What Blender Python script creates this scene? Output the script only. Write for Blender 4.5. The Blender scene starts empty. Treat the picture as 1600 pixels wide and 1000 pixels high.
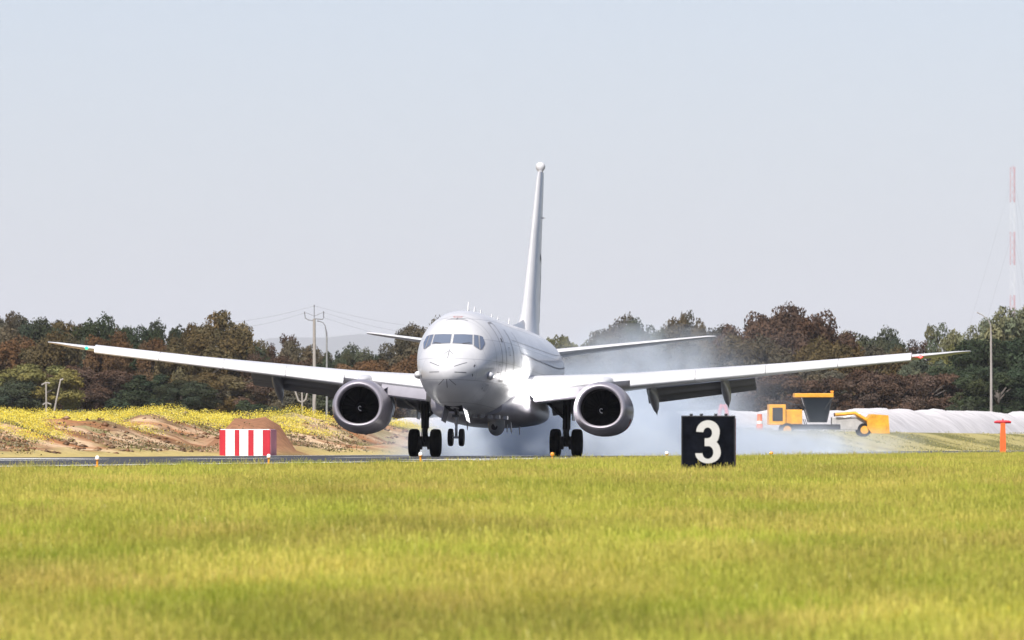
import bpy, bmesh, math, random
import numpy as np
from mathutils import Vector, Matrix, noise

S = bpy.context.scene
COL = S.collection
rad = math.radians

# ------------------------------------------------------------------ camera
F = 20564.0                      # focal length in photograph pixels (1600 wide)
HOR, EYE = 695.0, 0.49           # eye level above the runway surface
cam_d = bpy.data.cameras.new('camera')
cam_d.sensor_width = 36.0
cam_d.lens = F * 36.0 / 1600.0
cam_d.clip_start, cam_d.clip_end = 1.0, 200000.0
cam_d.dof.use_dof = True
cam_d.dof.focus_distance = 522.0
cam_d.dof.aperture_fstop = 10.0
cam = bpy.data.objects.new('camera', cam_d)
COL.objects.link(cam)
cam.location = (0, 0, EYE)
cam.rotation_euler = (rad(90) + math.atan((HOR - 500.0) / F), 0, 0)
S.camera = cam

# ------------------------------------------------------------------ light
SUN_EL, SUN_AZ = 53.0, -158.0    # azimuth clockwise from +Y (view direction): behind the camera, left
sun_dir = Vector((math.sin(rad(SUN_AZ)) * math.cos(rad(SUN_EL)),
                  math.cos(rad(SUN_AZ)) * math.cos(rad(SUN_EL)), math.sin(rad(SUN_EL))))
world = bpy.data.worlds.new('World')
S.world = world
world.use_nodes = True
wn = world.node_tree
bg = wn.nodes['Background']
sky = wn.nodes.new('ShaderNodeTexSky')
sky.sky_type = 'NISHITA'
sky.sun_disc = False
sky.sun_elevation = rad(SUN_EL)
sky.sun_rotation = rad(SUN_AZ)
sky.air_density, sky.dust_density, sky.ozone_density = 0.6, 0.5, 0.3
tint = wn.nodes.new('ShaderNodeVectorMath'); tint.operation = 'MULTIPLY'     # white balance of the hazy sky
tint.inputs[1].default_value = (1.0, 0.93, 1.0)
wn.links.new(sky.outputs[0], tint.inputs[0]); wn.links.new(tint.outputs[0], bg.inputs[0])
bg.inputs[1].default_value = 0.070
sun_d = bpy.data.lights.new('sun', 'SUN')
sun_d.energy, sun_d.angle, sun_d.color = 4.6, rad(0.53), (1.0, 0.955, 0.89)
sun = bpy.data.objects.new('sun', sun_d)
COL.objects.link(sun)
sun.location = (0, 0, 300)
sun.rotation_euler = sun_dir.to_track_quat('Z', 'Y').to_euler()

S.view_settings.view_transform = 'Standard'
S.view_settings.look = 'None'
S.view_settings.exposure = 0.77
S.view_settings.gamma = 1.0
S.view_settings.use_curve_mapping = False
S.cycles.use_denoising = True
S.cycles.max_bounces = 8
S.cycles.diffuse_bounces = 3
S.cycles.glossy_bounces = 3
S.cycles.transmission_bounces = 3
S.cycles.transparent_max_bounces = 8
S.cycles.volume_bounces = 3
S.cycles.volume_step_rate = 1.5
S.cycles.volume_max_steps = 128

# ------------------------------------------------------------------ helpers
def at(px, py, d):
    """point at distance d seen at photograph pixel (px, py)"""
    return Vector(((px - 800.0) / F * d, d, EYE + (HOR - py) / F * d))

def tag(o, label=None, cat=None, group=None, kind=None):
    if label: o['label'] = label
    if cat: o['category'] = cat
    if group: o['group'] = group
    if kind: o['kind'] = kind
    return o

def empty(name, loc, rot=(0, 0, 0), label=None, cat=None, group=None):
    o = bpy.data.objects.new(name, None)
    COL.objects.link(o)
    o.location = loc
    o.rotation_euler = rot
    o.empty_display_size = 0.3
    return tag(o, label, cat, group)

def copy_tree(o, parent=None):
    c = o.copy()
    COL.objects.link(c)
    if parent is not None:
        c.parent = parent
    for ch in list(o.children):
        copy_tree(ch, c)
    return c

class MB:
    def __init__(self):
        self.v, self.f = [], []
    def add(self, vs, fs):
        n = len(self.v)
        self.v += [tuple(p) for p in vs]
        self.f += [tuple(i + n for i in f) for f in fs]
        return self
    def box(self, c, size, M=None):
        hx, hy, hz = size[0] / 2, size[1] / 2, size[2] / 2
        vs = [Vector((x, y, z)) for x in (-hx, hx) for y in (-hy, hy) for z in (-hz, hz)]
        if M is not None: vs = [M @ p for p in vs]
        c = Vector(c)
        return self.add([p + c for p in vs], [(0, 1, 3, 2), (4, 6, 7, 5), (0, 4, 5, 1), (2, 3, 7, 6), (0, 2, 6, 4), (1, 5, 7, 3)])
    def hexa(self, b, t):
        """b, t: four corners of bottom and top, counter-clockwise from above"""
        return self.add(list(b) + list(t), [(3, 2, 1, 0), (4, 5, 6, 7), (0, 1, 5, 4), (1, 2, 6, 5), (2, 3, 7, 6), (3, 0, 4, 7)])
    def rings(self, rings, cap0=True, cap1=True, closed=True):
        n = len(rings[0]); base = len(self.v)
        for r in rings: self.v += [tuple(p) for p in r]
        for i in range(len(rings) - 1):
            for j in range(n if closed else n - 1):
                a, b = base + i * n + j, base + i * n + (j + 1) % n
                self.f.append((a, b, b + n, a + n))
        if cap0: self.f.append(tuple(base + j for j in reversed(range(n))))
        if cap1: self.f.append(tuple(base + (len(rings) - 1) * n + j for j in range(n)))
        return self
    def tube(self, pts, radii, n=10, cap=True):
        pts = [Vector(p) for p in pts]
        if not hasattr(radii, '__len__'): radii = [radii] * len(pts)
        rs = []
        up = None
        for i, p in enumerate(pts):
            d = (pts[min(i + 1, len(pts) - 1)] - pts[max(i - 1, 0)]).normalized()
            if up is None:
                up = Vector((0, 0, 1)) if abs(d.z) < 0.9 else Vector((1, 0, 0))
            a = d.cross(up).normalized(); b = a.cross(d).normalized()
            up = b
            rs.append([p + (a * math.cos(2 * math.pi * k / n) + b * math.sin(2 * math.pi * k / n)) * radii[i] for k in range(n)])
        return self.rings([list(reversed(r)) for r in rs], cap, cap)
    def lathe(self, c, axis, prof, n=24, cap=True):
        """prof: list of (distance along axis, radius)"""
        axis = Vector(axis).normalized(); c = Vector(c)
        u = axis.orthogonal().normalized(); w = axis.cross(u)
        rs = [[c + axis * h + (u * math.cos(2 * math.pi * k / n) + w * math.sin(2 * math.pi * k / n)) * r for k in range(n)] for h, r in prof]
        return self.rings(rs, cap, cap)
    def build(self, name, mat, parent=None, smooth=None, fix=True):
        me = bpy.data.meshes.new(name)
        me.from_pydata(self.v, [], self.f)
        if fix:
            bm = bmesh.new(); bm.from_mesh(me)
            bmesh.ops.recalc_face_normals(bm, faces=bm.faces)
            bm.to_mesh(me); bm.free()
        me.update()
        if smooth:
            me.polygons.foreach_set('use_smooth', [True] * len(me.polygons))
            me.set_sharp_from_angle(angle=rad(smooth))
        if mat: me.materials.append(mat)
        o = bpy.data.objects.new(name, me)
        COL.objects.link(o)
        if parent is not None: o.parent = parent
        return o

def np_mesh(name, verts, faces, mat, parent=None, link=True, cols=None, cname='col', smooth=False):
    """verts (n,3) float array, faces (m,k) int array"""
    me = bpy.data.meshes.new(name)
    m, k = faces.shape
    me.vertices.add(len(verts)); me.vertices.foreach_set('co', np.ascontiguousarray(verts, dtype=np.float32).ravel())
    me.loops.add(m * k); me.loops.foreach_set('vertex_index', np.ascontiguousarray(faces, dtype=np.int32).ravel())
    me.polygons.add(m)
    me.polygons.foreach_set('loop_start', np.arange(0, m * k, k, dtype=np.int32))
    me.polygons.foreach_set('loop_total', np.full(m, k, dtype=np.int32))
    if smooth: me.polygons.foreach_set('use_smooth', np.ones(m, dtype=bool))
    me.update(calc_edges=True)
    if cols is not None:
        a = me.color_attributes.new(cname, 'FLOAT_COLOR', 'POINT')
        a.data.foreach_set('color', np.ascontiguousarray(cols, dtype=np.float32).ravel())
    if mat: me.materials.append(mat)
    if not link: return me
    o = bpy.data.objects.new(name, me); COL.objects.link(o)
    if parent is not None: o.parent = parent
    return o

# ------------------------------------------------------------------ materials
def mat(name, col, rough=0.6, metal=0.0, spec=0.5, coat=0.0, var=0.0, scale=3.0, bump=0.0, emit=None, estr=0.0, streak=None):
    m = bpy.data.materials.new(name); m.use_nodes = True
    nt = m.node_tree; b = nt.nodes['Principled BSDF']
    b.inputs['Base Color'].default_value = (*col, 1)
    b.inputs['Roughness'].default_value = rough
    b.inputs['Metallic'].default_value = metal
    b.inputs['Specular IOR Level'].default_value = spec
    b.inputs['Coat Weight'].default_value = coat
    b.inputs['Coat Roughness'].default_value = 0.12
    if emit:
        b.inputs['Emission Color'].default_value = (*emit, 1)
        b.inputs['Emission Strength'].default_value = estr
    if var or bump:
        tc = nt.nodes.new('ShaderNodeTexCoord')
        src = tc.outputs['Object']
        if streak:
            mp = nt.nodes.new('ShaderNodeMapping'); mp.inputs['Scale'].default_value = streak
            nt.links.new(src, mp.inputs['Vector']); src = mp.outputs['Vector']
        n = nt.nodes.new('ShaderNodeTexNoise'); n.inputs['Scale'].default_value = scale
        n.inputs['Detail'].default_value = 6.0; n.inputs['Roughness'].default_value = 0.62
        nt.links.new(src, n.inputs['Vector'])
        if var:
            r = nt.nodes.new('ShaderNodeMapRange')
            r.inputs['From Min'].default_value = 0.25; r.inputs['From Max'].default_value = 0.75
            r.inputs['To Min'].default_value = 1 - var; r.inputs['To Max'].default_value = 1 + var * 0.6
            nt.links.new(n.outputs['Fac'], r.inputs['Value'])
            mx = nt.nodes.new('ShaderNodeVectorMath'); mx.operation = 'SCALE'
            mx.inputs[0].default_value = col
            nt.links.new(r.outputs['Result'], mx.inputs['Scale'])
            nt.links.new(mx.outputs['Vector'], b.inputs['Base Color'])
        if bump:
            bp = nt.nodes.new('ShaderNodeBump'); bp.inputs['Strength'].default_value = bump
            bp.inputs['Distance'].default_value = 0.05
            nt.links.new(n.outputs['Fac'], bp.inputs['Height'])
            nt.links.new(bp.outputs['Normal'], b.inputs['Normal'])
    return m

def leaf_mat(name, col, trans=0.3, attr=None, obvar=0.25, nscale=0.0, namt=0.0, gloss=0.03, stretch=0.25):
    """two-sided thin foliage: diffuse and translucent, varied per object and by a vertex colour of its own pigment"""
    m = bpy.data.materials.new(name); m.use_nodes = True
    nt = m.node_tree; nt.nodes.clear()
    out = nt.nodes.new('ShaderNodeOutputMaterial')
    d = nt.nodes.new('ShaderNodeBsdfDiffuse'); t = nt.nodes.new('ShaderNodeBsdfTranslucent')
    mx = nt.nodes.new('ShaderNodeMixShader'); mx.inputs[0].default_value = trans
    nt.links.new(d.outputs[0], mx.inputs[1]); nt.links.new(t.outputs[0], mx.inputs[2])
    g = nt.nodes.new('ShaderNodeBsdfGlossy'); g.inputs['Roughness'].default_value = 0.45
    mg = nt.nodes.new('ShaderNodeMixShader'); mg.inputs[0].default_value = gloss
    nt.links.new(mx.outputs[0], mg.inputs[1]); nt.links.new(g.outputs[0], mg.inputs[2])
    nt.links.new(mg.outputs[0], out.inputs[0])
    oi = nt.nodes.new('ShaderNodeObjectInfo')
    r = nt.nodes.new('ShaderNodeMapRange')
    r.inputs['To Min'].default_value = 1 - obvar; r.inputs['To Max'].default_value = 1 + obvar
    nt.links.new(oi.outputs['Random'], r.inputs['Value'])
    sc = nt.nodes.new('ShaderNodeVectorMath'); sc.operation = 'SCALE'; sc.inputs[0].default_value = col
    nt.links.new(r.outputs[0], sc.inputs['Scale'])
    cur = sc.outputs[0]
    if attr:
        a = nt.nodes.new('ShaderNodeVertexColor'); a.layer_name = attr
        mu = nt.nodes.new('ShaderNodeVectorMath'); mu.operation = 'MULTIPLY'
        nt.links.new(cur, mu.inputs[0]); nt.links.new(a.outputs[0], mu.inputs[1]); cur = mu.outputs[0]
    if namt:
        ge = nt.nodes.new('ShaderNodeNewGeometry')
        n = nt.nodes.new('ShaderNodeTexNoise'); n.inputs['Scale'].default_value = nscale; n.inputs['Detail'].default_value = 4
        mp = nt.nodes.new('ShaderNodeMapping'); mp.inputs['Scale'].default_value = (1, stretch, 1)
        nt.links.new(ge.outputs['Position'], mp.inputs['Vector']); nt.links.new(mp.outputs[0], n.inputs['Vector'])
        r2 = nt.nodes.new('ShaderNodeMapRange'); r2.inputs['From Min'].default_value = 0.3; r2.inputs['From Max'].default_value = 0.7
        r2.inputs['To Min'].default_value = 1 - namt; r2.inputs['To Max'].default_value = 1 + namt
        nt.links.new(n.outputs['Fac'], r2.inputs['Value'])
        s2 = nt.nodes.new('ShaderNodeVectorMath'); s2.operation = 'SCALE'
        nt.links.new(cur, s2.inputs[0]); nt.links.new(r2.outputs[0], s2.inputs['Scale']); cur = s2.outputs[0]
        # patches of dry straw among the green
        n3 = nt.nodes.new('ShaderNodeTexNoise'); n3.inputs['Scale'].default_value = nscale * 2.3; n3.inputs['Detail'].default_value = 5
        off3 = nt.nodes.new('ShaderNodeVectorMath'); off3.operation = 'ADD'; off3.inputs[1].default_value = (31, 7, 3)
        nt.links.new(mp.outputs[0], off3.inputs[0]); nt.links.new(off3.outputs[0], n3.inputs['Vector'])
        r3 = nt.nodes.new('ShaderNodeMapRange'); r3.inputs['From Min'].default_value = 0.36; r3.inputs['From Max'].default_value = 0.66
        nt.links.new(n3.outputs['Fac'], r3.inputs['Value'])
        m3 = nt.nodes.new('ShaderNodeMix'); m3.data_type = 'VECTOR'
        m3.inputs[4].default_value = (0.86, 1.0, 0.9); m3.inputs[5].default_value = (1.2, 1.06, 1.7)
        nt.links.new(r3.outputs[0], m3.inputs[0])
        s3 = nt.nodes.new('ShaderNodeVectorMath'); s3.operation = 'MULTIPLY'
        nt.links.new(cur, s3.inputs[0]); nt.links.new(m3.outputs[1], s3.inputs[1]); cur = s3.outputs[0]
    nt.links.new(cur, d.inputs[0]); nt.links.new(cur, t.inputs[0])
    return m

# ------------------------------------------------------------------ the runway's frame of reference
YAW = rad(5.6)
TY = math.tan(YAW); CY = math.cos(YAW)
PX, PD = -0.67, 530.0            # where the aircraft's main gear stands
NEAR, FAR = 13.2, -16.0          # runway edges, metres from the gear track line
def off(X, d): return (X - PX - TY * (d - PD)) * CY
def rw(o, d): return PX + TY * (d - PD) + o / CY          # X of offset o at distance d
# ================================================================== LAND
def sstep(a, b, x):
    t = np.clip((x - a) / (b - a), 0, 1)
    return t * t * (3 - 2 * t)
_rng = np.random.default_rng(5)
_perm = _rng.random((64, 64))
def vnoise(x, y, s):
    x = np.asarray(x, float) / s; y = np.asarray(y, float) / s
    xi = np.floor(x).astype(int); yi = np.floor(y).astype(int)
    fx = x - xi; fy = y - yi
    fx = fx * fx * (3 - 2 * fx); fy = fy * fy * (3 - 2 * fy)
    g = lambda a, b: _perm[a % 64, b % 64]
    return ((g(xi, yi) * (1 - fx) + g(xi + 1, yi) * fx) * (1 - fy) + (g(xi, yi + 1) * (1 - fx) + g(xi + 1, yi + 1) * fx) * fy)
def fbm(x, y, s):
    return (vnoise(x, y, s) + 0.5 * vnoise(x + 31.7, y + 11.3, s / 2) + 0.25 * vnoise(x + 7.1, y + 53.9, s / 4)) / 1.75
MX_, MD_ = -12.0, 612.0
def height(X, d):
    X = np.asarray(X, float); d = np.asarray(d, float)
    o = (X - PX - TY * (d - PD)) * CY
    v = FAR - o                                     # metres beyond the far edge
    # foreground field falls gently towards the camera
    z = -1.15 * (1 - sstep(20, 265, d)) ** 1.15 - 0.20 + 0.13 * sstep(300, 430, d)
    z = z + np.where(d < 250, 0.06 * (fbm(X, d, 9.0) - 0.5), 0) * sstep(-5, 60, d)
    z = np.where(o < NEAR + 1.2, 0.0 if False else np.where(o < NEAR + 0.3, 0.0, z * sstep(NEAR + 0.3, NEAR + 1.2, o)), z)
    # verge beyond the runway rises to a low bank, then slowly on to the trees
    z = z + 1.62 * sstep(1.5, 12, v) * sstep(640, 900, d) + 0.0013 * np.clip(v - 10, 0, 700) + 1.1 * sstep(25, 120, v)
    # heap of dug earth along the verge at the left
    n = fbm(X * 1.0, d * 0.6, 4.2); n2 = fbm(X + 90, d * 0.8, 1.6)
    ridge = sstep(4.5, 10.5, v) * (1 - sstep(19, 34, v)) * sstep(430, 470, d) * (1 - sstep(690, 790, d))
    z = z + ridge * (0.75 + 1.35 * n + 0.6 * (n2 - 0.5))
    z = z + 1.62 * np.exp(-(np.abs(X - MX_) / 1.65) ** 4.0 - ((d - MD_) / 9.0) ** 2) * (0.70 + 0.55 * fbm(X + 4, d * 0.2, 1.0))      # brown heap behind the hut
    low = sstep(1.5, 4.0, v) * (1 - sstep(7, 12, v)) * sstep(430, 470, d) * (1 - sstep(700, 800, d))
    z = z + low * (0.55 * fbm(X + 40, d * 0.4, 2.6) ** 1.5 + 0.12)
    return z
def hz(X, d): return float(height(X, d))

ds = np.concatenate([np.arange(-200, 0, 20), np.arange(0, 420, 5), np.arange(420, 800, 1.0), np.arange(800, 1500, 4.0), np.geomspace(1500, 84000, 48)])
xs_ = np.concatenate([-np.geomspace(30000, 70, 40), np.arange(-64, 84, 0.7), np.geomspace(90, 30000, 40)])
GX, GD = np.meshgrid(xs_, ds)
GZ = height(GX, GD) - 0.012
o_ = (GX - PX - TY * (GD - PD)) * CY; v_ = FAR - o_
C = np.zeros(GX.shape + (4,)); C[..., 3] = 1
grass_c = np.array([0.085, 0.082, 0.020]); sand = np.array([0.54, 0.39, 0.25]); rust = np.array([0.33, 0.155, 0.07])
brown = np.array([0.17, 0.095, 0.05]); pale = np.array([0.36, 0.31, 0.13]); olive = np.array([0.16, 0.15, 0.055])
straw = np.array([0.42, 0.33, 0.13])
def lerp(a, b, t): return a * (1 - t[..., None]) + b * t[..., None]
c = np.broadcast_to(grass_c, GX.shape + (3,)).copy()
far_c = lerp(np.broadcast_to(pale, c.shape), np.broadcast_to(olive, c.shape), sstep(0.45, 0.65, fbm(GX, GD * 0.25, 6.0)))
c = lerp(c, far_c, sstep(-1, 1, v_))
nn = fbm(GX, GD * 0.45, 5.5); n3 = fbm(GX + 17, GD * 0.8 + 5, 3.0); n4 = fbm(GX + 170, GD * 0.8 + 5, 1.9)
earth = lerp(np.broadcast_to(sand, c.shape), np.broadcast_to(rust, c.shape), sstep(0.44, 0.60, n3))
earth = lerp(earth, np.broadcast_to(brown, c.shape), sstep(0.54, 0.66, n4) * 0.85)
earth = lerp(earth, np.broadcast_to(olive, c.shape), sstep(0.55, 0.68, fbm(GX + 60, GD * 0.7, 2.4)) * 0.7)
em = sstep(2.2, 4.0, v_) * (1 - sstep(34, 44, v_)) * sstep(430, 460, GD) * (1 - sstep(730, 800, GD))
c = lerp(c, earth, em)
st = sstep(0.2, 1.2, v_) * (1 - sstep(2.6, 4.0, v_)) * (1 - sstep(760, 860, GD))
c = lerp(c, np.broadcast_to(straw, c.shape), st * 0.9)
c = lerp(c, np.broadcast_to(np.array([0.27, 0.135, 0.075]), c.shape), np.clip(2.2 * np.exp(-((GX - MX_) / 2.1) ** 2 - ((GD - MD_) / 14.0) ** 2), 0, 1))
c = lerp(c, np.broadcast_to(np.array([0.07, 0.075, 0.03]), c.shape), sstep(110, 150, v_))
C[..., :3] = c
nr, nc = GX.shape
idx = np.arange(nr * nc).reshape(nr, nc)
faces = np.stack([idx[:-1, :-1], idx[:-1, 1:], idx[1:, 1:], idx[1:, :-1]], -1).reshape(-1, 4)
m_ground = mat('ground_soil', (0.3, 0.3, 0.3), 0.95, spec=0.1)
nt = m_ground.node_tree
va = nt.nodes.new('ShaderNodeVertexColor'); va.layer_name = 'col'
ge = nt.nodes.new('ShaderNodeNewGeometry')
nz = nt.nodes.new('ShaderNodeTexNoise'); nz.inputs['Scale'].default_value = 2.2; nz.inputs['Detail'].default_value = 8; nz.inputs['Roughness'].default_value = 0.7
nt.links.new(ge.outputs['Position'], nz.inputs['Vector'])
mr = nt.nodes.new('ShaderNodeMapRange'); mr.inputs['From Min'].default_value = 0.3; mr.inputs['From Max'].default_value = 0.7
mr.inputs['To Min'].default_value = 0.62; mr.inputs['To Max'].default_value = 1.3
nt.links.new(nz.outputs['Fac'], mr.inputs['Value'])
sc_ = nt.nodes.new('ShaderNodeVectorMath'); sc_.operation = 'SCALE'
nt.links.new(va.outputs[0], sc_.inputs[0]); nt.links.new(mr.outputs[0], sc_.inputs['Scale'])
nt.links.new(sc_.outputs[0], nt.nodes['Principled BSDF'].inputs['Base Color'])
bp = nt.nodes.new('ShaderNodeBump'); bp.inputs['Strength'].default_value = 0.6; bp.inputs['Distance'].default_value = 0.15
nt.links.new(nz.outputs['Fac'], bp.inputs['Height']); nt.links.new(bp.outputs['Normal'], nt.nodes['Principled BSDF'].inputs['Normal'])
ground = np_mesh('ground', np.stack([GX, GD, GZ], -1).reshape(-1, 3), faces, m_ground, cols=C.reshape(-1, 4), smooth=True)
tag(ground, kind='structure')

# runway sheet and its markings
def strip(name, o0, o1, d0, d1, z, m, step=20.0, parent=None):
    n = max(1, int((d1 - d0) / step)); dd = np.linspace(d0, d1, n + 1)
    v = np.array([[rw(o, d), d, z] for d in dd for o in (o0, o1)])
    f = np.array([[2 * i, 2 * i + 1, 2 * i + 3, 2 * i + 2] for i in range(n)])
    return np_mesh(name, v, f, m, parent=parent)
m_asph = mat('asphalt', (0.052, 0.053, 0.058), 0.9, spec=0.25, var=0.35, scale=0.35, bump=0.2, streak=(1, 0.12, 1))
m_line = mat('runway_paint', (0.72, 0.72, 0.70), 0.8, spec=0.2, var=0.25, scale=0.8)
runway = strip('runway', FAR, NEAR, -100, 2600, 0.004, m_asph); tag(runway, kind='structure')
for (a, b, d0, d1) in [(11.4, 12.4, -100, 2600), (FAR + 0.8, FAR + 1.5, 560, 2600), (-10.6, -7.6, 425, 470), (7.0, 9.5, 425, 470)] + [(-3.4, -2.6, 100 + 50 * k, 130 + 50 * k) for k in range(30)]:
    o = strip('runway_marking', a, b, d0, d1, 0.009, m_line, parent=runway)

# far blue hills
m_hill = mat('hill_scrub', (0.075, 0.085, 0.07), 0.95, var=0.3, scale=0.002)
hv, hf = [], []
hx = np.linspace(-9000, 9000, 220) * 1.9
prof = 225 + 95 * fbm(hx, hx * 0 + 3, 1300) - 20 * np.abs(hx / 17100)
k0 = np.argmin(np.abs(hx + 72000 * 280 / F))
prof = prof + 55 * np.exp(-((hx + 72000 * 275 / F) / 500.0) ** 2)
rows = 9
for r in range(rows):
    t = r / (rows - 1)
    hv += [(x, 69000 + 9000 * t + 200 * math.sin(x / 300 + r), -5 + 1.9 * p * math.sin(math.pi * t) ** 0.9 * (0.85 + 0.3 * float(vnoise(x + 999 * r, r * 77.0, 240)) if 0 < r < rows - 1 else 1)) for x, p in zip(hx, prof)]
n = len(hx)
hf = [(r * n + i, r * n + i + 1, (r + 1) * n + i + 1, (r + 1) * n + i) for r in range(rows - 1) for i in range(n - 1)]
hills = np_mesh('hills', np.array(hv), np.array(hf), m_hill, smooth=True); tag(hills, kind='structure')

# air: one closed box of pale haze
def volume_mat(name, col, dens, aniso=0.0):
    m = bpy.data.materials.new(name); m.use_nodes = True
    nt = m.node_tree; nt.nodes.clear()
    out = nt.nodes.new('ShaderNodeOutputMaterial'); p = nt.nodes.new('ShaderNodeVolumePrincipled')
    p.inputs['Color'].default_value = (*col, 1); p.inputs['Density'].default_value = dens
    p.inputs['Anisotropy'].default_value = aniso
    nt.links.new(p.outputs[0], out.inputs['Volume'])
    return m
HAZE = 1.7e-5
if HAZE > 0:
    hb = MB().box((0, 42000, 440), (120000, 85000, 890)).build('haze', volume_mat('air_haze', (0.89, 0.90, 1.0), HAZE))
    tag(hb, kind='stuff')

# ---- long white heap behind the verge
m_white = mat('white_fill', (0.55, 0.53, 0.54), 0.95, spec=0.15, var=0.3, scale=0.5, bump=0.8)
def heap(name, path, label, cat):
    """path: (X, d, height, half width); a low rounded heap with an uneven crest"""
    v, f = [], []
    pts = []
    for i in range(len(path) - 1):
        a, b = np.array(path[i]), np.array(path[i + 1]); n = max(2, int(abs(b[1] - a[1]) / 1.6))
        pts += [a + (b - a) * k / n for k in range(n)]
    pts.append(np.array(path[-1]))
    M = 11
    for i, p in enumerate(pts):
        q = pts[min(i + 1, len(pts) - 1)] - pts[max(i - 1, 0)]
        nx, ny = -q[1], q[0]; L = math.hypot(nx, ny); nx /= L; ny /= L
        fade = min(1, i / 6, (len(pts) - 1 - i) / 6)
        for j in range(M):
            u = -1 + 2 * j / (M - 1)
            X, d = p[0] + nx * u * p[3], p[1] + ny * u * p[3]
            hh = p[2] * (1 - abs(u) ** 2.2) * (0.72 + 0.56 * float(fbm(X * 0.3 + 5, d, 16.0))) * fade
            v.append((X, d, hz(X, d) - 0.06 + max(hh, 0) + (0.5 * (float(fbm(u * 4.5 + 50, d * 0.22, 1.5)) - 0.5) if 0 < j < M - 1 else 0)))
    n = len(pts)
    f = [(i * M + j, i * M + j + 1, (i + 1) * M + j + 1, (i + 1) * M + j) for i in range(n - 1) for j in range(M - 1)]
    o = np_mesh(name, np.array(v), np.array(f), m_white, smooth=True)
    return tag(o, label, cat)
heap('white_heap', [(rw(-33, d), d, h, 4.5) for d, h in ((790, 0.75), (900, 1.15), (1000, 1.4), (1150, 1.8), (1300, 2.15), (1400, 2.35), (1475, 2.4))],
     'long low heap of white fill along the far side of the runway below the trees', 'earth heap')
# ================================================================== AIRCRAFT
m_paint = mat('grey_white_paint', (0.545, 0.545, 0.56), 0.5, spec=0.45, coat=0.36, var=0.10, scale=0.8, streak=(1, 0.35, 1))
m_slat = mat('pale_leading_edge', (0.72, 0.72, 0.73), 0.45, metal=0.0, coat=0.1, var=0.07, scale=1.5)  # slat nose, paler than the skin above it
m_under_shade = mat('grey_underside_shade', (0.24, 0.24, 0.26), 0.45, coat=0.2, var=0.15, scale=1.2)  # underside shade put into the colour, darker than the body paint
m_lip = mat('inlet_lip_metal', (0.34, 0.32, 0.36), 0.45, metal=0.4, var=0.08, scale=3)
m_nac_shade = mat('nacelle_grey_and_belly_shade', (0.29, 0.28, 0.315), 0.45, coat=0.15, var=0.12, scale=2.0)
m_dark = mat('dark_duct', (0.012, 0.012, 0.016), 0.6, spec=0.2)
m_fan = mat('fan_shade_black', (0.004, 0.004, 0.006), 0.6, spec=0.2)  # near-black: the dark of the intake is put into the fan colour
m_tyre = mat('rubber', (0.012, 0.012, 0.014), 0.85, spec=0.2, var=0.3, scale=8)
m_hub = mat('wheel_hub_metal', (0.20, 0.20, 0.22), 0.5, metal=0.5)
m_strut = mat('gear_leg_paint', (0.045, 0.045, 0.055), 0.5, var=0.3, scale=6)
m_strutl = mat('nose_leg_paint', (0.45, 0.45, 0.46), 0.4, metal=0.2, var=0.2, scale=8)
m_glass = mat('cockpit_glass', (0.22, 0.26, 0.34), 0.05, spec=1.0, metal=0.45)
m_mark = mat('dark_marking', (0.075, 0.075, 0.085), 0.6)
m_seam = mat('panel_seam', (0.22, 0.22, 0.235), 0.6)
m_emblem = mat('emblem_grey', (0.13, 0.13, 0.14), 0.6)
m_cowl = mat('cowl_paint', (0.215, 0.20, 0.235), 0.42, coat=0.2, var=0.22, scale=1.6)
m_red = mat('red_marking', (0.42, 0.07, 0.05), 0.5)
m_turret = mat('turret_grey', (0.13, 0.14, 0.15), 0.4, coat=0.2)
m_spin = mat('white_spiral', (0.8, 0.8, 0.8), 0.5)
m_navr = mat('red_lamp', (0.8, 0.02, 0.02), 0.2, emit=(1.0, 0.03, 0.03), estr=9.0)
m_navg = mat('green_lamp', (0.02, 0.5, 0.2), 0.2, emit=(0.05, 1.0, 0.5), estr=0.8)
m_lamp = mat('landing_lamp', (1, 1, 1), 0.2, emit=(1.0, 0.97, 0.92), estr=160.0)

SREF = 19.6
def P(t, s, z): return Vector((t, s - SREF, z))
plane = empty('patrol_aircraft', (PX, PD, 0.012), (rad(-1.55), rad(0.6), -YAW),
              'pale grey twin-engine jet touching down on the runway, nose wheel still in the air', 'aircraft')

FT = [  # station, belly, crown, half width, height of widest point
    (0.00, 2.78, 2.78, 0.00, 2.78), (0.03, 2.60, 2.94, 0.19, 2.78), (0.10, 2.46, 3.07, 0.34, 2.78), (0.30, 2.24, 3.28, 0.58, 2.80),
    (0.60, 2.05, 3.46, 0.80, 2.83), (1.00, 1.88, 3.65, 0.99, 2.88), (1.55, 1.72, 3.87, 1.17, 2.97), (2.00, 1.62, 4.14, 1.27, 3.06),
    (2.50, 1.54, 4.50, 1.36, 3.15), (3.10, 1.47, 4.83, 1.46, 3.24), (4.00, 1.42, 5.11, 1.575, 3.34), (5.00, 1.40, 5.29, 1.68, 3.42),
    (6.50, 1.40, 5.40, 1.80, 3.46), (8.50, 1.40, 5.42, 1.88, 3.47), (24.0, 1.40, 5.42, 1.88, 3.47), (26.5, 1.58, 5.42, 1.88, 3.50),
    (28.5, 1.98, 5.40, 1.86, 3.60), (30.5, 2.52, 5.36, 1.73, 3.76), (32.5, 3.06, 5.30, 1.48, 3.96), (34.5, 3.52, 5.22, 1.13, 4.18),
    (36.5, 3.93, 5.11, 0.74, 4.40), (37.8, 4.20, 5.00, 0.42, 4.52), (38.6, 4.38, 4.88, 0.20, 4.60), (38.75, 4.55, 4.68, 0.05, 4.62)]
FT = np.array(FT)
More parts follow.
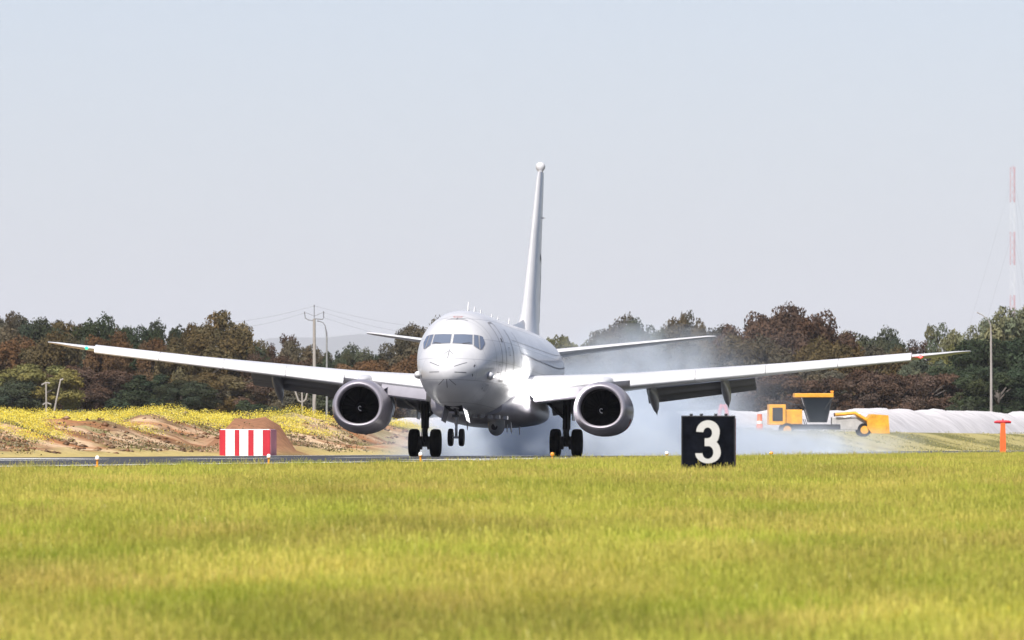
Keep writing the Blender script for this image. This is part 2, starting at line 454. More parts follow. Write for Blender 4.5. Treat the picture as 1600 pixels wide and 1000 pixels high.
def _pchip(x, y):
    h = np.diff(x); dl = np.diff(y) / h; m = np.zeros(len(x))
    for i in range(1, len(x) - 1):
        if dl[i - 1] * dl[i] > 0:
            w1, w2 = 2 * h[i] + h[i - 1], h[i] + 2 * h[i - 1]
            m[i] = (w1 + w2) / (w1 / dl[i - 1] + w2 / dl[i])
    m[0], m[-1] = dl[0], dl[-1]
    def fn(q):
        i = int(np.clip(np.searchsorted(x, q) - 1, 0, len(x) - 2)); t = (q - x[i]) / h[i]
        return (y[i] * (1 + 2 * t) * (1 - t) ** 2 + h[i] * m[i] * t * (1 - t) ** 2 + y[i + 1] * t * t * (3 - 2 * t) + h[i] * m[i + 1] * t * t * (t - 1))
    return fn
_fb, _ft, _fw, _fm = [_pchip(FT[:, 0], FT[:, k]) for k in (1, 2, 3, 4)]
def fus(s, ph, off=0.0):
    """fuselage skin at station s, angle ph (0 = port side, 90 deg = crown)"""
    b, t, w, m = _fb(s), _ft(s), _fw(s), _fm(s)
    c, sn = math.cos(ph), math.sin(ph)
    return P((w + off) * c, s, m + (((t - m) if sn > 0 else (m - b)) + off) * sn)
def front_s(t, z):
    a, b = 0.0, 12.0
    for _ in range(40):
        s = (a + b) / 2
        zb, zt, w, m = _fb(s), _ft(s), _fw(s), _fm(s)
        hh = (zt - m) if z > m else (m - zb)
        if w > 1e-6 and hh > 1e-6 and (t / w) ** 2 + ((z - m) / hh) ** 2 <= 1: b = s
        else: a = s
    return b
def fpt(t, z, off=0.004):
    e = 0.01
    s = front_s(t, z)
    n = Vector(((front_s(t + e, z) - front_s(t - e, z)) / (2 * e), -1, (front_s(t, z + e) - front_s(t, z - e)) / (2 * e))).normalized()
    return P(t, s, z) + n * off, n
stations = sorted(set([0.004, 0.015, 0.03, 0.06, 0.1, 0.16, 0.23, 0.3, 0.4, 0.5, 0.6, 0.75, 0.9, 1.05, 1.2, 1.4, 1.6, 1.8, 2.0, 2.2, 2.4, 2.6, 2.8, 3.1, 3.4, 3.7, 4, 4.4, 4.8, 5.2, 5.8, 6.5, 7.5, 9] + list(np.arange(10, 25, 1.5)) + list(np.arange(25, 38.5, 0.6)) + [38.5, 38.65, 38.74]))
NPH = 72
mb = MB(); mb.rings([[fus(s, 2 * math.pi * k / NPH) for k in range(NPH)] for s in stations])
# skin: the same paint, each riveted panel a shade of its own, with thin joints
m_skin = m_paint.copy(); m_skin.name = 'panelled_skin'
nt = m_skin.node_tree; pb = nt.nodes['Principled BSDF']
src_ = pb.inputs['Base Color'].links[0].from_socket
tc_ = nt.nodes.new('ShaderNodeTexCoord'); sp__ = nt.nodes.new('ShaderNodeSeparateXYZ'); cb__ = nt.nodes.new('ShaderNodeCombineXYZ')
nt.links.new(tc_.outputs['Object'], sp__.inputs[0]); nt.links.new(sp__.outputs[1], cb__.inputs[0]); nt.links.new(sp__.outputs[2], cb__.inputs[1])
bk = nt.nodes.new('ShaderNodeTexBrick'); bk.inputs['Scale'].default_value = 1.0
bk.inputs['Color1'].default_value = (1, 1, 1, 1); bk.inputs['Color2'].default_value = (0.93, 0.93, 0.935, 1); bk.inputs['Mortar'].default_value = (0.66, 0.66, 0.67, 1)
bk.inputs['Mortar Size'].default_value = 0.012; bk.inputs['Brick Width'].default_value = 2.3; bk.inputs['Row Height'].default_value = 0.83; bk.inputs['Bias'].default_value = -0.2
nt.links.new(cb__.outputs[0], bk.inputs['Vector'])
ml_ = nt.nodes.new('ShaderNodeVectorMath'); ml_.operation = 'MULTIPLY'
nt.links.new(src_, ml_.inputs[0]); nt.links.new(bk.outputs['Color'], ml_.inputs[1]); nt.links.new(ml_.outputs[0], pb.inputs['Base Color'])
fuselage = mb.build('fuselage', m_skin, plane, 60)

# wing-body fairing (belly)
def fairing_ring(s, w, zb, zt, n=40):
    out = []
    for k in range(n):
        a = 2 * math.pi * k / n; c, sn = math.cos(a), math.sin(a)
        e = 0.72
        out.append(P(w * math.copysign(abs(c) ** e, c), s, (zb + zt) / 2 + (zt - zb) / 2 * math.copysign(abs(sn) ** e, sn)))
    return out
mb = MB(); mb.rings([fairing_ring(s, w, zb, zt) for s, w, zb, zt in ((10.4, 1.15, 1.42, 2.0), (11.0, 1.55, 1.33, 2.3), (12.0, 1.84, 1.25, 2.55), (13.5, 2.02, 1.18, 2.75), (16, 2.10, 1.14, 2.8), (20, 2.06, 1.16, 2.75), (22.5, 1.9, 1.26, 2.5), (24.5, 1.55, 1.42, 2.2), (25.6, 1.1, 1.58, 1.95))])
mb.build('belly_fairing', m_nac_shade, plane, 50)  # belly shade put into a darker grey than the fuselage paint

# cockpit windows: frame behind, glass in front, following the nose skin
def patch(top, bot, name, m, parent, off, nv=6, nu=6, thick=0.006):
    def along(pl, u):
        L = [0]
        for a, b in zip(pl[:-1], pl[1:]): L.append(L[-1] + math.hypot(b[0] - a[0], b[1] - a[1]))
        q = u * L[-1]
        for i in range(len(pl) - 1):
            if q <= L[i + 1] + 1e-9:
                k = (q - L[i]) / max(L[i + 1] - L[i], 1e-9)
                return (pl[i][0] + (pl[i + 1][0] - pl[i][0]) * k, pl[i][1] + (pl[i + 1][1] - pl[i][1]) * k)
        return pl[-1]
    v, f = [], []
    for j in range(nv + 1):
        for i in range(nu + 1):
            a, b = along(top, i / nu), along(bot, i / nu); k = j / nv
            p, n = fpt(a[0] + (b[0] - a[0]) * k, a[1] + (b[1] - a[1]) * k, off)
            v.append(p)
    for j in range(nv):
        for i in range(nu):
            q = j * (nu + 1) + i
            f.append((q, q + 1, q + nu + 2, q + nu + 1))
    o = MB().add(v, f).build(name, m, parent, 40, fix=False)
    # face outwards
    if o.data.polygons[0].normal.y > 0:
        o.data.flip_normals()
    return o
def grow(pl, dx, dz, sgn): return pl
WIN = [([(0.055, 4.30), (0.40, 4.31), (0.725, 4.295)], [(0.055, 3.955), (0.40, 3.94), (0.775, 3.93)]),
       ([(0.795, 4.30), (0.93, 4.285)], [(0.855, 3.885), (1.04, 3.74)]),
       ([(0.985, 4.28), (1.09, 4.25), (1.175, 4.03)], [(1.09, 3.73), (1.13, 3.76), (1.19, 3.98)])]
def inflate(top, bot, g=0.022):
    cx = sum(p[0] for p in top + bot) / len(top + bot); cz = sum(p[1] for p in top + bot) / len(top + bot)
    fx = lambda p: (p[0] + g * (1 if p[0] > cx else -1), p[1] + g * (1 if p[1] > cz else -1))
    return [fx(p) for p in top], [fx(p) for p in bot]
for sg in (1, -1):
    for top, bot in WIN:
        T = [(sg * a, b) for a, b in top]; B = [(sg * a, b) for a, b in bot]
        w = patch(T, B, 'cockpit_window', m_glass, plane, 0.016)
        it, ib = inflate(top, bot)
        patch([(sg * a, b) for a, b in it], [(sg * a, b) for a, b in ib], 'window_frame', m_seam, w, 0.009)

# ribbons on the skin: front-projected (t, z) or side (station, angle in degrees)
def ribbon(pts_n, w, name, m, parent, mb=None):
    mbb = mb or MB(); v = []
    for i, (p, n) in enumerate(pts_n):
        d = (pts_n[min(i + 1, len(pts_n) - 1)][0] - pts_n[max(i - 1, 0)][0]).normalized()
        sd = d.cross(n).normalized() * w / 2
        v += [p - sd, p + sd]
    mbb.add(v, [(2 * i, 2 * i + 1, 2 * i + 3, 2 * i + 2) for i in range(len(pts_n) - 1)])
    if mb is None: return mbb.build(name, m, parent, fix=False)
def front_line(pl, n=8, off=0.005):
    out = []
    for a, b in zip(pl[:-1], pl[1:]):
        out += [fpt(a[0] + (b[0] - a[0]) * k / n, a[1] + (b[1] - a[1]) * k / n, off) for k in range(n)]
    out.append(fpt(*pl[-1], off)); return out
def side_line(pl, n=8, off=0.005):
    out = []
    for a, b in zip(pl[:-1], pl[1:]):
        for k in range(n + 1):
            s, ph = a[0] + (b[0] - a[0]) * k / n, rad(a[1] + (b[1] - a[1]) * k / n)
            p = fus(s, ph); n1 = (fus(s, ph + 0.01) - fus(s, ph - 0.01)).cross(fus(s + 0.02, ph) - fus(s - 0.02, ph)).normalized()
            if n1.dot(p - P(0, s, 3.4)) < 0: n1 = -n1
            out.append((p + n1 * off, n1))
    return out
for sg in (1, -1):     # lightning strips on the radome
    for pl in ([(0.10 * sg, 2.50), (0.34 * sg, 2.28)], [(0.28 * sg, 3.00), (0.72 * sg, 3.17)], [(0.30 * sg, 2.78), (0.72 * sg, 2.78)], [(0.03 * sg, 3.62), (0.17 * sg, 3.50)]):
        ribbon(front_line(pl), 0.022, 'lightning_strip', m_mark, plane)
ribbon(front_line([(0, 2.50), (0, 2.18)]), 0.024, 'lightning_strip', m_mark, plane)
ribbon(front_line([(0, 3.68), (0, 3.32)]), 0.022, 'lightning_strip', m_mark, plane)
for pl in ([(-1.15, 2.62), (-1.12, 2.70)], [(0.92, 2.64), (0.92, 2.74)], [(1.12, 2.20), (1.14, 2.26)], [(0.96, 3.02), (1.0, 3.10)]):
    ribbon(front_line(pl), 0.06, 'air_data_probe', m_mark, plane)
# refuelling receptacle above the cockpit with its guide marks
for pl in ([(-0.40, 4.90), (-0.30, 4.93), (0.30, 4.93), (0.46, 4.885)], [(-0.24, 4.985), (0.28, 4.985), (0.36, 4.97)], [(0.02, 4.94), (0.05, 5.01)]):
    ribbon(front_line(pl), 0.032, 'receptacle_mark', m_mark, plane)
ribbon(front_line([(-0.14, 5.05), (-0.10, 5.075), (0.16, 5.075), (0.20, 5.05), (0.14, 5.03), (-0.10, 5.03), (-0.14, 5.05)], 4), 0.03, 'receptacle_door', m_red, plane)
for s0 in (3.9,):     # frame seam
    ribbon(side_line([(s0, a) for a in range(-90, 271, 15)], 2), 0.025, 'skin_seam', m_seam, plane)
for sg in (1, -1):         # wipers
    ribbon(front_line([(sg * 0.42, 3.93), (sg * 0.70, 3.975)], 4, 0.03), 0.03, 'wiper', m_mark, plane)
    for s0, a0 in ((4.3, -14), (6.4, -30), (6.6, 6), (3.0, -38)):
        A = lambda a: a if sg > 0 else 180 - a
        ribbon(side_line([(s0, A(a0)), (s0 + 0.35, A(a0)), (s0 + 0.35, A(a0 + 9)), (s0, A(a0 + 9)), (s0, A(a0))], 3), 0.03, 'access_panel', m_seam, plane)
ribbon(side_line([(6.9, 86), (7.3, 88)]), 0.16, 'crown_light', m_mark, plane)
# forward entry door, port and starboard: outline, little window, hinges
for sg in (1, -1):
    A = lambda a: a if sg > 0 else 180 - a
    mbd = MB()
    ribbon(side_line([(5.0, A(-24)), (5.0, A(44)), (5.12, A(50)), (5.78, A(50)), (5.9, A(44)), (5.9, A(-24)), (5.0, A(-24))]), 0.085, '', None, None, mbd)
    dr = mbd.build('entry_door', m_seam, plane, fix=False)
    ribbon(side_line([(5.4, A(24)), (5.62, A(24))], 3, 0.007), 0.17, 'door_window', m_mark, dr)
    for s0 in (7.8, 10.8):
        ribbon(side_line([(s0, A(-28)), (s0, A(40))]), 0.13, 'skin_seam', m_seam, plane)
    ribbon(side_line([(8.5, A(26)), (29, A(26))], 24), 0.02, 'skin_seam', m_seam, plane)
    ribbon(side_line([(11.0, A(12)), (18, A(10)), (30.5, A(8))], 16, 0.012), 0.05, 'side_array_strip', m_seam, plane)
for a in (78, 74):      # walkway marks ahead of the fin
    ribbon(side_line([(26.4, a), (27.2, a - 6)], 4), 0.06, 'walkway_mark', m_mark, plane)

# bulbous sensor pods either side of the nose
for sg in (1, -1):
    mb = MB(); mb.lathe(P(sg * 1.40, 2.75, 2.74), (0, 1, 0), [(-0.16, 0.01), (-0.14, 0.06), (-0.08, 0.115), (0.02, 0.15), (0.35, 0.155), (0.7, 0.12), (1.1, 0.03)], 16)
    pod = mb.build('sensor_pod', m_paint, plane, 60)
    MB().box(P(sg * 1.32, 3.15, 2.76), (0.18, 0.5, 0.07)).build('pod_pylon', m_paint, pod)
# static blade antennas on the crown
for s, h in ((7.8, 0.40), (10.2, 0.30), (12.7, 0.27), (17.2, 0.27), (19.7, 0.27), (24.3, 0.36)):
    mb = MB(); mb.hexa([P(-0.018, s, 5.38), P(0.018, s, 5.38), P(0.018, s + 0.42, 5.38), P(-0.018, s + 0.42, 5.38)],
                       [P(-0.009, s + 0.22, 5.40 + h), P(0.009, s + 0.22, 5.40 + h), P(0.009, s + 0.40, 5.40 + h), P(-0.009, s + 0.40, 5.40 + h)])
    mb.build('blade_antenna', m_paint, plane)
for s, t in ((13.9, 1.15), (14.9, 0.9), (16.2, 0.95), (18.0, 1.1), (12.0, -0.4)):
    mb = MB(); mb.hexa([P(t - 0.012, s + 0.20, 0.86), P(t + 0.012, s + 0.20, 0.86), P(t + 0.012, s + 0.32, 0.86), P(t - 0.012, s + 0.32, 0.86)],
                       [P(t - 0.02, s, 1.3), P(t + 0.02, s, 1.3), P(t + 0.02, s + 0.35, 1.3), P(t - 0.02, s + 0.35, 1.3)])
    mb.build('belly_antenna', m_under_shade, plane)
# camera turret under the belly
tc = P(0.72, 12.6, 0.98)
mb = MB(); mb.lathe(tc, (0, 0, -1), [(-0.55, 0.33), (-0.12, 0.34), (0.0, 0.33), (0.12, 0.30), (0.22, 0.24), (0.29, 0.15), (0.33, 0.04)], 24)
tur = mb.build('camera_turret', m_turret, plane, 50)
MB().lathe(tc + Vector((-0.05, -0.29, 0.02)), (0, -1, 0), [(-0.06, 0.13), (0.035, 0.13), (0.04, 0.10)], 16).build('turret_lens', m_dark, tur, 40)
# dark bay lip and small stores bay edge under the nose
mb = MB()
for k in range(6):
    mb.box(P(-0.1 + 0.28 * k, 9.2 + 0.25 * k, 1.36 - 0.01 * k), (0.16, 0.5, 0.14))
mb.build('belly_vent', m_under_shade, plane)

# ------------------------------------------------------------------ wings
WS = [(1.2, 12.7, 21.0, 2.40, 0.145), (2.0, 13.3, 21.05, 2.50, 0.145), (3.2, 14.15, 21.1, 2.65, 0.14), (4.83, 15.35, 21.2, 2.86, 0.13), (5.8, 15.95, 21.35, 2.98, 0.125),
      (8.0, 17.1, 21.85, 3.24, 0.12), (10.4, 18.4, 22.4, 3.52, 0.115), (14.0, 20.35, 23.2, 3.94, 0.11), (16.9, 21.9, 23.85, 4.28, 0.108), (17.6, 22.45, 24.1, 4.38, 0.10), (18.3, 23.2, 24.42, 4.50, 0.09), (18.82, 24.0, 24.65, 4.58, 0.08)]
WA = np.array(WS)
def wat(t):
    return [float(np.interp(t, WA[:, 0], WA[:, k])) for k in (1, 2, 3, 4)]
def foil(n=14):
    xs = [(1 - math.cos(math.pi * i / n)) / 2 for i in range(n + 1)]
    th = lambda x: 5 * (0.2969 * math.sqrt(x) - 0.1260 * x - 0.3516 * x * x + 0.2843 * x ** 3 - 0.1036 * x ** 4)
    cb = lambda x: 0.018 * (1 - (2 * x - 0.85) ** 2 / 1.35)
    return xs, th, cb
def section(t, le, te, z, tc, inc=1.2, sg=1, n=14, x1=1.0):
    xs, th, cb = foil(n); c = te - le
    pts = []
    for x in reversed(xs): pts.append((x * x1, cb(x * x1) + th(x * x1) * tc))
    for x in xs[1:]: pts.append((x * x1, cb(x * x1) - th(x * x1) * tc))
    out = []
    for x, y in pts:
        s, h = x * c, y * c
        out.append(P(sg * t, le + s, z + h - s * math.sin(rad(inc))))
    return out
def zlow(t, frac):
    le, te, z, tc = wat(t); c = te - le
    xs, th, cb = foil(); return z + (cb(frac) - th(frac) * tc) * c - frac * c * math.sin(rad(1.2)), le + frac * c
for sg in (1, -1):
    mb = MB(); mb.rings([section(*w, sg=sg, x1=(1.0 if w[0] > 10.5 else 0.93)) for w in WS])
    wing = mb.build('wing', m_paint, plane, 45)
    # slats, four per side, run out ahead of and below the leading edge
    edges = [5.75, 8.25, 10.95, 13.75, 16.6]
    for a, b in zip(edges[:-1], edges[1:]):
        mb = MB(); rr = []
        for t in np.linspace(a + 0.012, b - 0.012, 5):
            le, te, z, tc = wat(t); k = 0.86 + (0.62 - 0.86) * (t - 5.7) / 11.0
            prof = [(0.46, 0.275), (0.20, 0.245), (-0.05, 0.165), (-0.26, 0.03), (-0.37, -0.12), (-0.40, -0.22), (-0.36, -0.285), (-0.26, -0.30), (-0.17, -0.20), (-0.05, -0.03), (0.18, 0.15), (0.46, 0.262)]
            rr.append([P(sg * t, le + x * k * 1.05 + 0.0, z + y * k + 0.02) for x, y in prof])
        mb.rings(rr); sl = mb.build('slat', m_paint, wing, 50)
        mb = MB(); rr = []
        for t in np.linspace(a + 0.014, b - 0.014, 5):
            le, te, z, tc = wat(t); k = 0.86 + (0.62 - 0.86) * (t - 5.7) / 11.0
            rr.append([P(sg * t, le + x * k * 1.05, z + y * k + 0.02) for x, y in [(-0.10, 0.135), (-0.268, 0.035), (-0.378, -0.117), (-0.408, -0.22), (-0.366, -0.291), (-0.26, -0.308), (-0.26, -0.285), (-0.34, -0.27), (-0.38, -0.21), (-0.35, -0.11), (-0.24, 0.03), (-0.10, 0.125)]])
        mb.rings(rr); mb.build('slat_nose', m_slat, sl, 50)
    # krueger flap between body and engine
    mb = MB(); rr = []
    for t in np.linspace(2.15, 4.1, 4):
        le, te, z, tc = wat(t)
        prof = [(-0.02, -0.02), (-0.20, -0.06), (-0.33, -0.24), (-0.36, -0.44), (-0.30, -0.50), (-0.24, -0.42), (-0.16, -0.20), (0.0, -0.10)]
        rr.append([P(sg * t, le + x, z + y) for x, y in prof])
    mb.rings(rr); mb.build('krueger_flap', m_nac_shade, wing, 40)
    # trailing-edge flaps lowered: two slotted elements each
    for a, b in ((2.1, 4.25), (5.95, 10.25)):
        for nm, x0, z0, ch, ang, tk in (('flap', 0.0, 0.04, 0.78, 20, 0.13), ('aft_flap', 0.70, -0.23, 0.45, 30, 0.07)):
            mb = MB(); rr = []
            for t in np.linspace(a, b, 6):
                le, te, z, tc = wat(t); c = te - le
                ks = 1.15 if t < 5 else 1.12 - 0.045 * (t - 5.95)
                zt = z - c * math.sin(rad(1.2)) * 0.93 - 0.11; s0 = le + 0.925 * c
                ring = []
                for x, y in ((0, 0.0), (0.12, 0.5), (0.4, 0.62), (1, 0.04), (1, -0.02), (0.5, -0.30), (0.12, -0.42)):
                    X, Y = x * ch * ks, y * tk
                    ca, sa = math.cos(rad(ang)), math.sin(rad(ang))
                    ring.append(P(sg * t, s0 + x0 * ks + X * ca + Y * sa, zt + z0 * ks - X * sa + Y * ca))
                rr.append(ring)
            mb.rings(rr); mb.build(nm, m_under_shade, wing, 40)
    # flap track fairings
    for t, drop in ((4.45, 0.86), (6.25, 0.96), (9.1, 0.98)):
        zl, s0 = zlow(t, 0.55); le, te, z, tc = wat(t)
        sa = s0; se = te + 1.25; zt = z - (te - le) * 0.021 - drop - 0.12
        rr = []
        for k in range(13):
            u = k / 12
            s = sa + (se - sa) * u
            zc = zl - 0.02 + (zt - zl) * (u ** 2.1)
            env = max(0.04, math.sin(math.pi * min(1, u * 0.92 + 0.05)) ** 0.75) * (1 if u < 0.85 else (1 - u) / 0.15 * 0.85 + 0.15)
            hw_, hh_ = 0.20 * env, 0.30 * env
            tilt = 0.9 * u
            rr.append([P(sg * t + hw_ * math.cos(q), s - hh_ * math.sin(q) * math.sin(tilt) * -0.5, zc + hh_ * math.sin(q)) for q in [2 * math.pi * j / 14 for j in range(14)]])
        mb = MB(); mb.rings(rr); mb.build('flap_fairing', m_under_shade, wing, 50)
    # wing-tip lamp
    le, te, z, tc = wat(16.95)
    MB().lathe(P(sg * 16.95, le - 0.10, z + 0.0), (0, -1, 0), [(-0.1, 0.06), (0.0, 0.07), (0.06, 0.05), (0.09, 0.01)], 12).build('nav_light', m_navr if sg > 0 else m_navg, wing, 60)
    # ---------------- engine
    ez, et, s0 = 1.80, sg * 4.83, 12.75
    def ering(x, r, fl=1.0, n=48):
        out = []
        for j in range(n):
            q = 2 * math.pi * j / n; c_, s_ = math.cos(q), math.sin(q)
            low = 1 - 0.13 * fl * max(0, -s_) ** 1.5
            out.append(P(et + r * c_ * (1 + 0.02 * fl), s0 + x, ez - 0.04 * x + r * s_ * low))
        return out
    nac = MB().rings([ering(x, r) for x, r in ((0.13, 0.985), (0.3, 1.035), (0.6, 1.085), (1.0, 1.125), (1.6, 1.15), (2.3, 1.13), (2.9, 1.06), (3.5, 0.95), (3.52, 0.90), (2.9, 0.88))], False, True)
    engine = nac.build('engine', m_cowl, plane, 40)
    MB().rings([ering(x, r) for x, r in ((0.13, 0.985), (0.06, 0.955), (0.015, 0.925), (0.0, 0.89), (0.02, 0.85), (0.08, 0.815), (0.18, 0.795), (0.32, 0.785))], False, False).build('inlet_lip', m_lip, engine, 80)
    MB().rings([ering(x, r, 0.8 - 0.6 * x) for x, r in ((0.32, 0.785), (0.7, 0.785), (1.2, 0.79))], False, False).build('inlet_duct', m_dark, engine, 60)
    mb = MB()
    mb.rings([ering(1.22, 0.79, 0), ering(1.24, 0.0005, 0)], False, False)
    for k in range(24):
        q = 2 * math.pi * k / 24; dq = 0.2
        pr = []
        for r in (0.2, 0.5, 0.775):
            tw = 0.25 + 0.5 * r
            for e in (-1, 1):
                pr.append(P(et + r * math.cos(q + e * dq * 0.5), s0 + 1.1 + e * 0.08 * tw, ez - 0.045 + r * math.sin(q + e * dq * 0.5)))
        mb.add(pr, [(0, 1, 3, 2), (2, 3, 5, 4)])
    mb.build('fan', m_fan, engine, fix=False)
    spn = MB().lathe(P(et, s0 + 1.2, ez - 0.045), (0, -1, 0), [(0, 0.24), (0.12, 0.21), (0.26, 0.14), (0.36, 0.07), (0.42, 0.01)], 24).build('spinner', m_fan, engine, 60)
    sp = []
    for k in range(14):
        q = 0.6 + k * 0.33; r = 0.02 + 0.0075 * k; h = 1.2 - 0.43 + r * 1.35 - 0.012
        sp.append(P(et + r * math.cos(q), s0 + h, ez - 0.045 + r * math.sin(q)))
    MB().tube(sp, [0.014 + 0.0012 * k for k in range(14)], 6).build('spiral_mark', m_spin, spn, 60)
    MB().lathe(P(et, s0 + 2.9, ez - 0.12), (0, 1, 0), [(0, 0.6), (0.7, 0.56), (1.4, 0.40), (1.9, 0.22), (2.3, 0.03)], 24).build('exhaust_cone', m_fan, engine, 60)
    # red service lines round the cowl
    mbl = MB()
    mbl.rings([ering(1.30, 1.146), ering(1.335, 1.147)], False, False)
    mbl.build('cowl_seam', m_seam, engine, 60, fix=True)
    qs = [rad(a) for a in ((-42, -34, -26, -18) if sg > 0 else (-140, -148, -156, -164))]
    rl = []
    for i, q in enumerate(qs):
        x = 1.9 - 0.2 * i; r = 1.155
        rl.append(P(et + r * math.cos(q) * 1.02, s0 + x, ez - 0.04 * x + r * math.sin(q) * (1 - 0.13 * max(0, -math.sin(q)) ** 1.5)))
    MB().tube(rl, 0.018, 6).build('red_cowl_line', m_red, engine)
    # vortex strake on the inboard side
    q = rad(38) if sg < 0 else rad(142)
    c0 = P(et + 1.13 * math.cos(q), s0 + 1.1, ez + 1.13 * math.sin(q)); outv = Vector((math.cos(q), 0, math.sin(q)))
    mb = MB(); mb.hexa([c0 + Vector((0, 0, -0.015)), c0 + Vector((0, 0, 0.015)), c0 + Vector((0, 0.9, 0.015)), c0 + Vector((0, 0.9, -0.015))],
                       [c0 + outv * 0.02, c0 + outv * 0.02 + Vector((0, 0, 0.01)), c0 + outv * 0.24 + Vector((0, 0.8, 0.01)), c0 + outv * 0.24 + Vector((0, 0.8, 0))])
    mb.build('strake', m_nac_shade, engine)
    # pylon
    mb = MB()
    rr = []
    for s, w, zb, zt in ((13.7, 0.06, 2.6, 2.88), (14.3, 0.24, 2.55, 3.02), (15.2, 0.30, 2.4, 3.12), (16.0, 0.30, 2.3, 3.15), (17.5, 0.26, 2.0, 2.9), (19.0, 0.08, 2.2, 2.5)):
        rr.append([P(et + w * math.copysign(abs(math.cos(q)) ** 0.6, math.cos(q)), s, (zb + zt) / 2 + (zt - zb) / 2 * math.copysign(abs(math.sin(q)) ** 0.6, math.sin(q))) for q in [2 * math.pi * j / 20 for j in range(20)]])
    mb.rings(rr); mb.build('pylon', m_paint, engine, 45)

# ------------------------------------------------------------------ tail
def slab(secs, name, m, parent, vertical=False, sg=1):
    """secs: (span position, leading station, trailing station, height or side offset, thickness ratio)"""
    rr = []
    xs, th, cb = foil(10)
    for sp, le, te, z, tc in secs:
        c = te - le; ring = []
        pts = [(x, th(x) * tc) for x in reversed(xs)] + [(x, -th(x) * tc) for x in xs[1:]]
        for x, y in pts:
            ring.append(P(y * c, le + x * c, sp) if vertical else P(sg * sp, le + x * c, z + y * c))
        rr.append(ring)
    return MB().rings(rr).build(name, m, parent, 45)
fin = slab([(5.0, 28.6, 37.0, 0, 0.115), (5.45, 29.6, 37.0, 0, 0.115), (5.8, 30.4, 37.03, 0, 0.112), (6.2, 31.15, 37.1, 0, 0.11), (7.0, 31.95, 37.3, 0, 0.105), (9.5, 34.0, 37.9, 0, 0.10), (12.0, 36.0, 38.45, 0, 0.105), (12.30, 36.4, 38.5, 0, 0.09)], 'tail_fin', m_paint, plane, True)
rr = []     # dorsal fillet
for s, w, h in ((24.5, 0.02, 0.03), (27.0, 0.10, 0.20), (29.0, 0.17, 0.36), (30.2, 0.21, 0.50), (31.2, 0.21, 0.55), (33.0, 0.16, 0.45)):
    rr.append([P(w * a, s, 5.30 + (h + 0.1) * b) for a, b in ((-1.9, 0), (-1.2, 0.12), (-0.75, 0.35), (-0.4, 0.75), (0, 1.0), (0.4, 0.75), (0.75, 0.35), (1.2, 0.12), (1.9, 0))])
MB().rings(rr).build('dorsal_fillet', m_paint, fin, 60)
MB().lathe(P(0, 37.0, 12.52), (0, 0, 1), [(-0.30, 0.10), (-0.17, 0.12), (-0.12, 0.16), (-0.04, 0.195), (0.05, 0.20), (0.12, 0.175), (0.17, 0.12), (0.2, 0.02)], 20).build('antenna_ball', m_paint, fin, 60)
MB().box(P(0, 36.1, 10.35), (0.62, 0.10, 0.05)).build('fin_probe', m_paint, fin)
# dark emblem strokes near the trailing edge, port side (a generic flowing shape)
def finface(z, x):
    le = float(np.interp(z, [5.45, 6, 7, 9.5, 12], [30.3, 31.1, 32.0, 34.0, 36.0])); te = float(np.interp(z, [5.45, 7, 9.5, 12], [37, 37.3, 37.9, 38.45]))
    xs, th, cb = foil(); c = te - le
    return P(th(x) * 0.103 * c + 0.012, le + x * c, z)
for pl in ([(8.55, 0.42), (8.75, 0.50), (8.60, 0.62), (8.25, 0.70)], [(8.3, 0.74), (7.9, 0.66), (7.5, 0.74), (7.1, 0.70), (6.7, 0.78), (6.3, 0.70), (5.95, 0.76)], [(8.0, 0.78), (7.4, 0.82), (6.9, 0.80)], [(6.6, 0.84), (6.2, 0.80)]):
    mbe = MB(); q = []
    for a, b in zip(pl[:-1], pl[1:]):
        q += [(finface(a[0] + (b[0] - a[0]) * k / 4, a[1] + (b[1] - a[1]) * k / 4), Vector((1, 0, 0))) for k in range(5)]
    ribbon(q, 0.20, 'fin_emblem', m_emblem, fin)
for sg in (1, -1):
    slab([(0.4, 33.6, 37.5, 4.62, 0.10), (1.0, 34.0, 37.7, 4.70, 0.10), (3.5, 35.6, 38.3, 5.06, 0.095), (7.0, 37.7, 39.1, 5.54, 0.09), (7.3, 38.0, 39.15, 5.57, 0.06)], 'tailplane', m_paint, plane, False, sg)

# ------------------------------------------------------------------ landing gear
def wheel(c, r, w, parent):
    h = w / 2
    t = MB().lathe(c, (1, 0, 0), [(-h * 0.75, r * 0.55), (-h * 0.95, r * 0.70), (-h, r * 0.83), (-h * 0.86, r * 0.94), (-h * 0.55, r * 0.985), (-h * 0.30, r), (-h * 0.28, r * 0.985), (-h * 0.22, r * 0.985), (-h * 0.2, r), (h * 0.2, r), (h * 0.22, r * 0.985), (h * 0.28, r * 0.985), (h * 0.30, r), (h * 0.55, r * 0.985), (h * 0.86, r * 0.94), (h, r * 0.83), (h * 0.95, r * 0.70), (h * 0.75, r * 0.55)], 40)
    wh = MB().lathe(c, (1, 0, 0), [(-h * 0.72, r * 0.56), (-h * 0.5, r * 0.4), (-h * 0.55, r * 0.16), (h * 0.55, r * 0.16), (h * 0.5, r * 0.4), (h * 0.72, r * 0.56)], 24).build('wheel', m_hub, parent, 40)
    t.build('tyre', m_tyre, wh, 50)
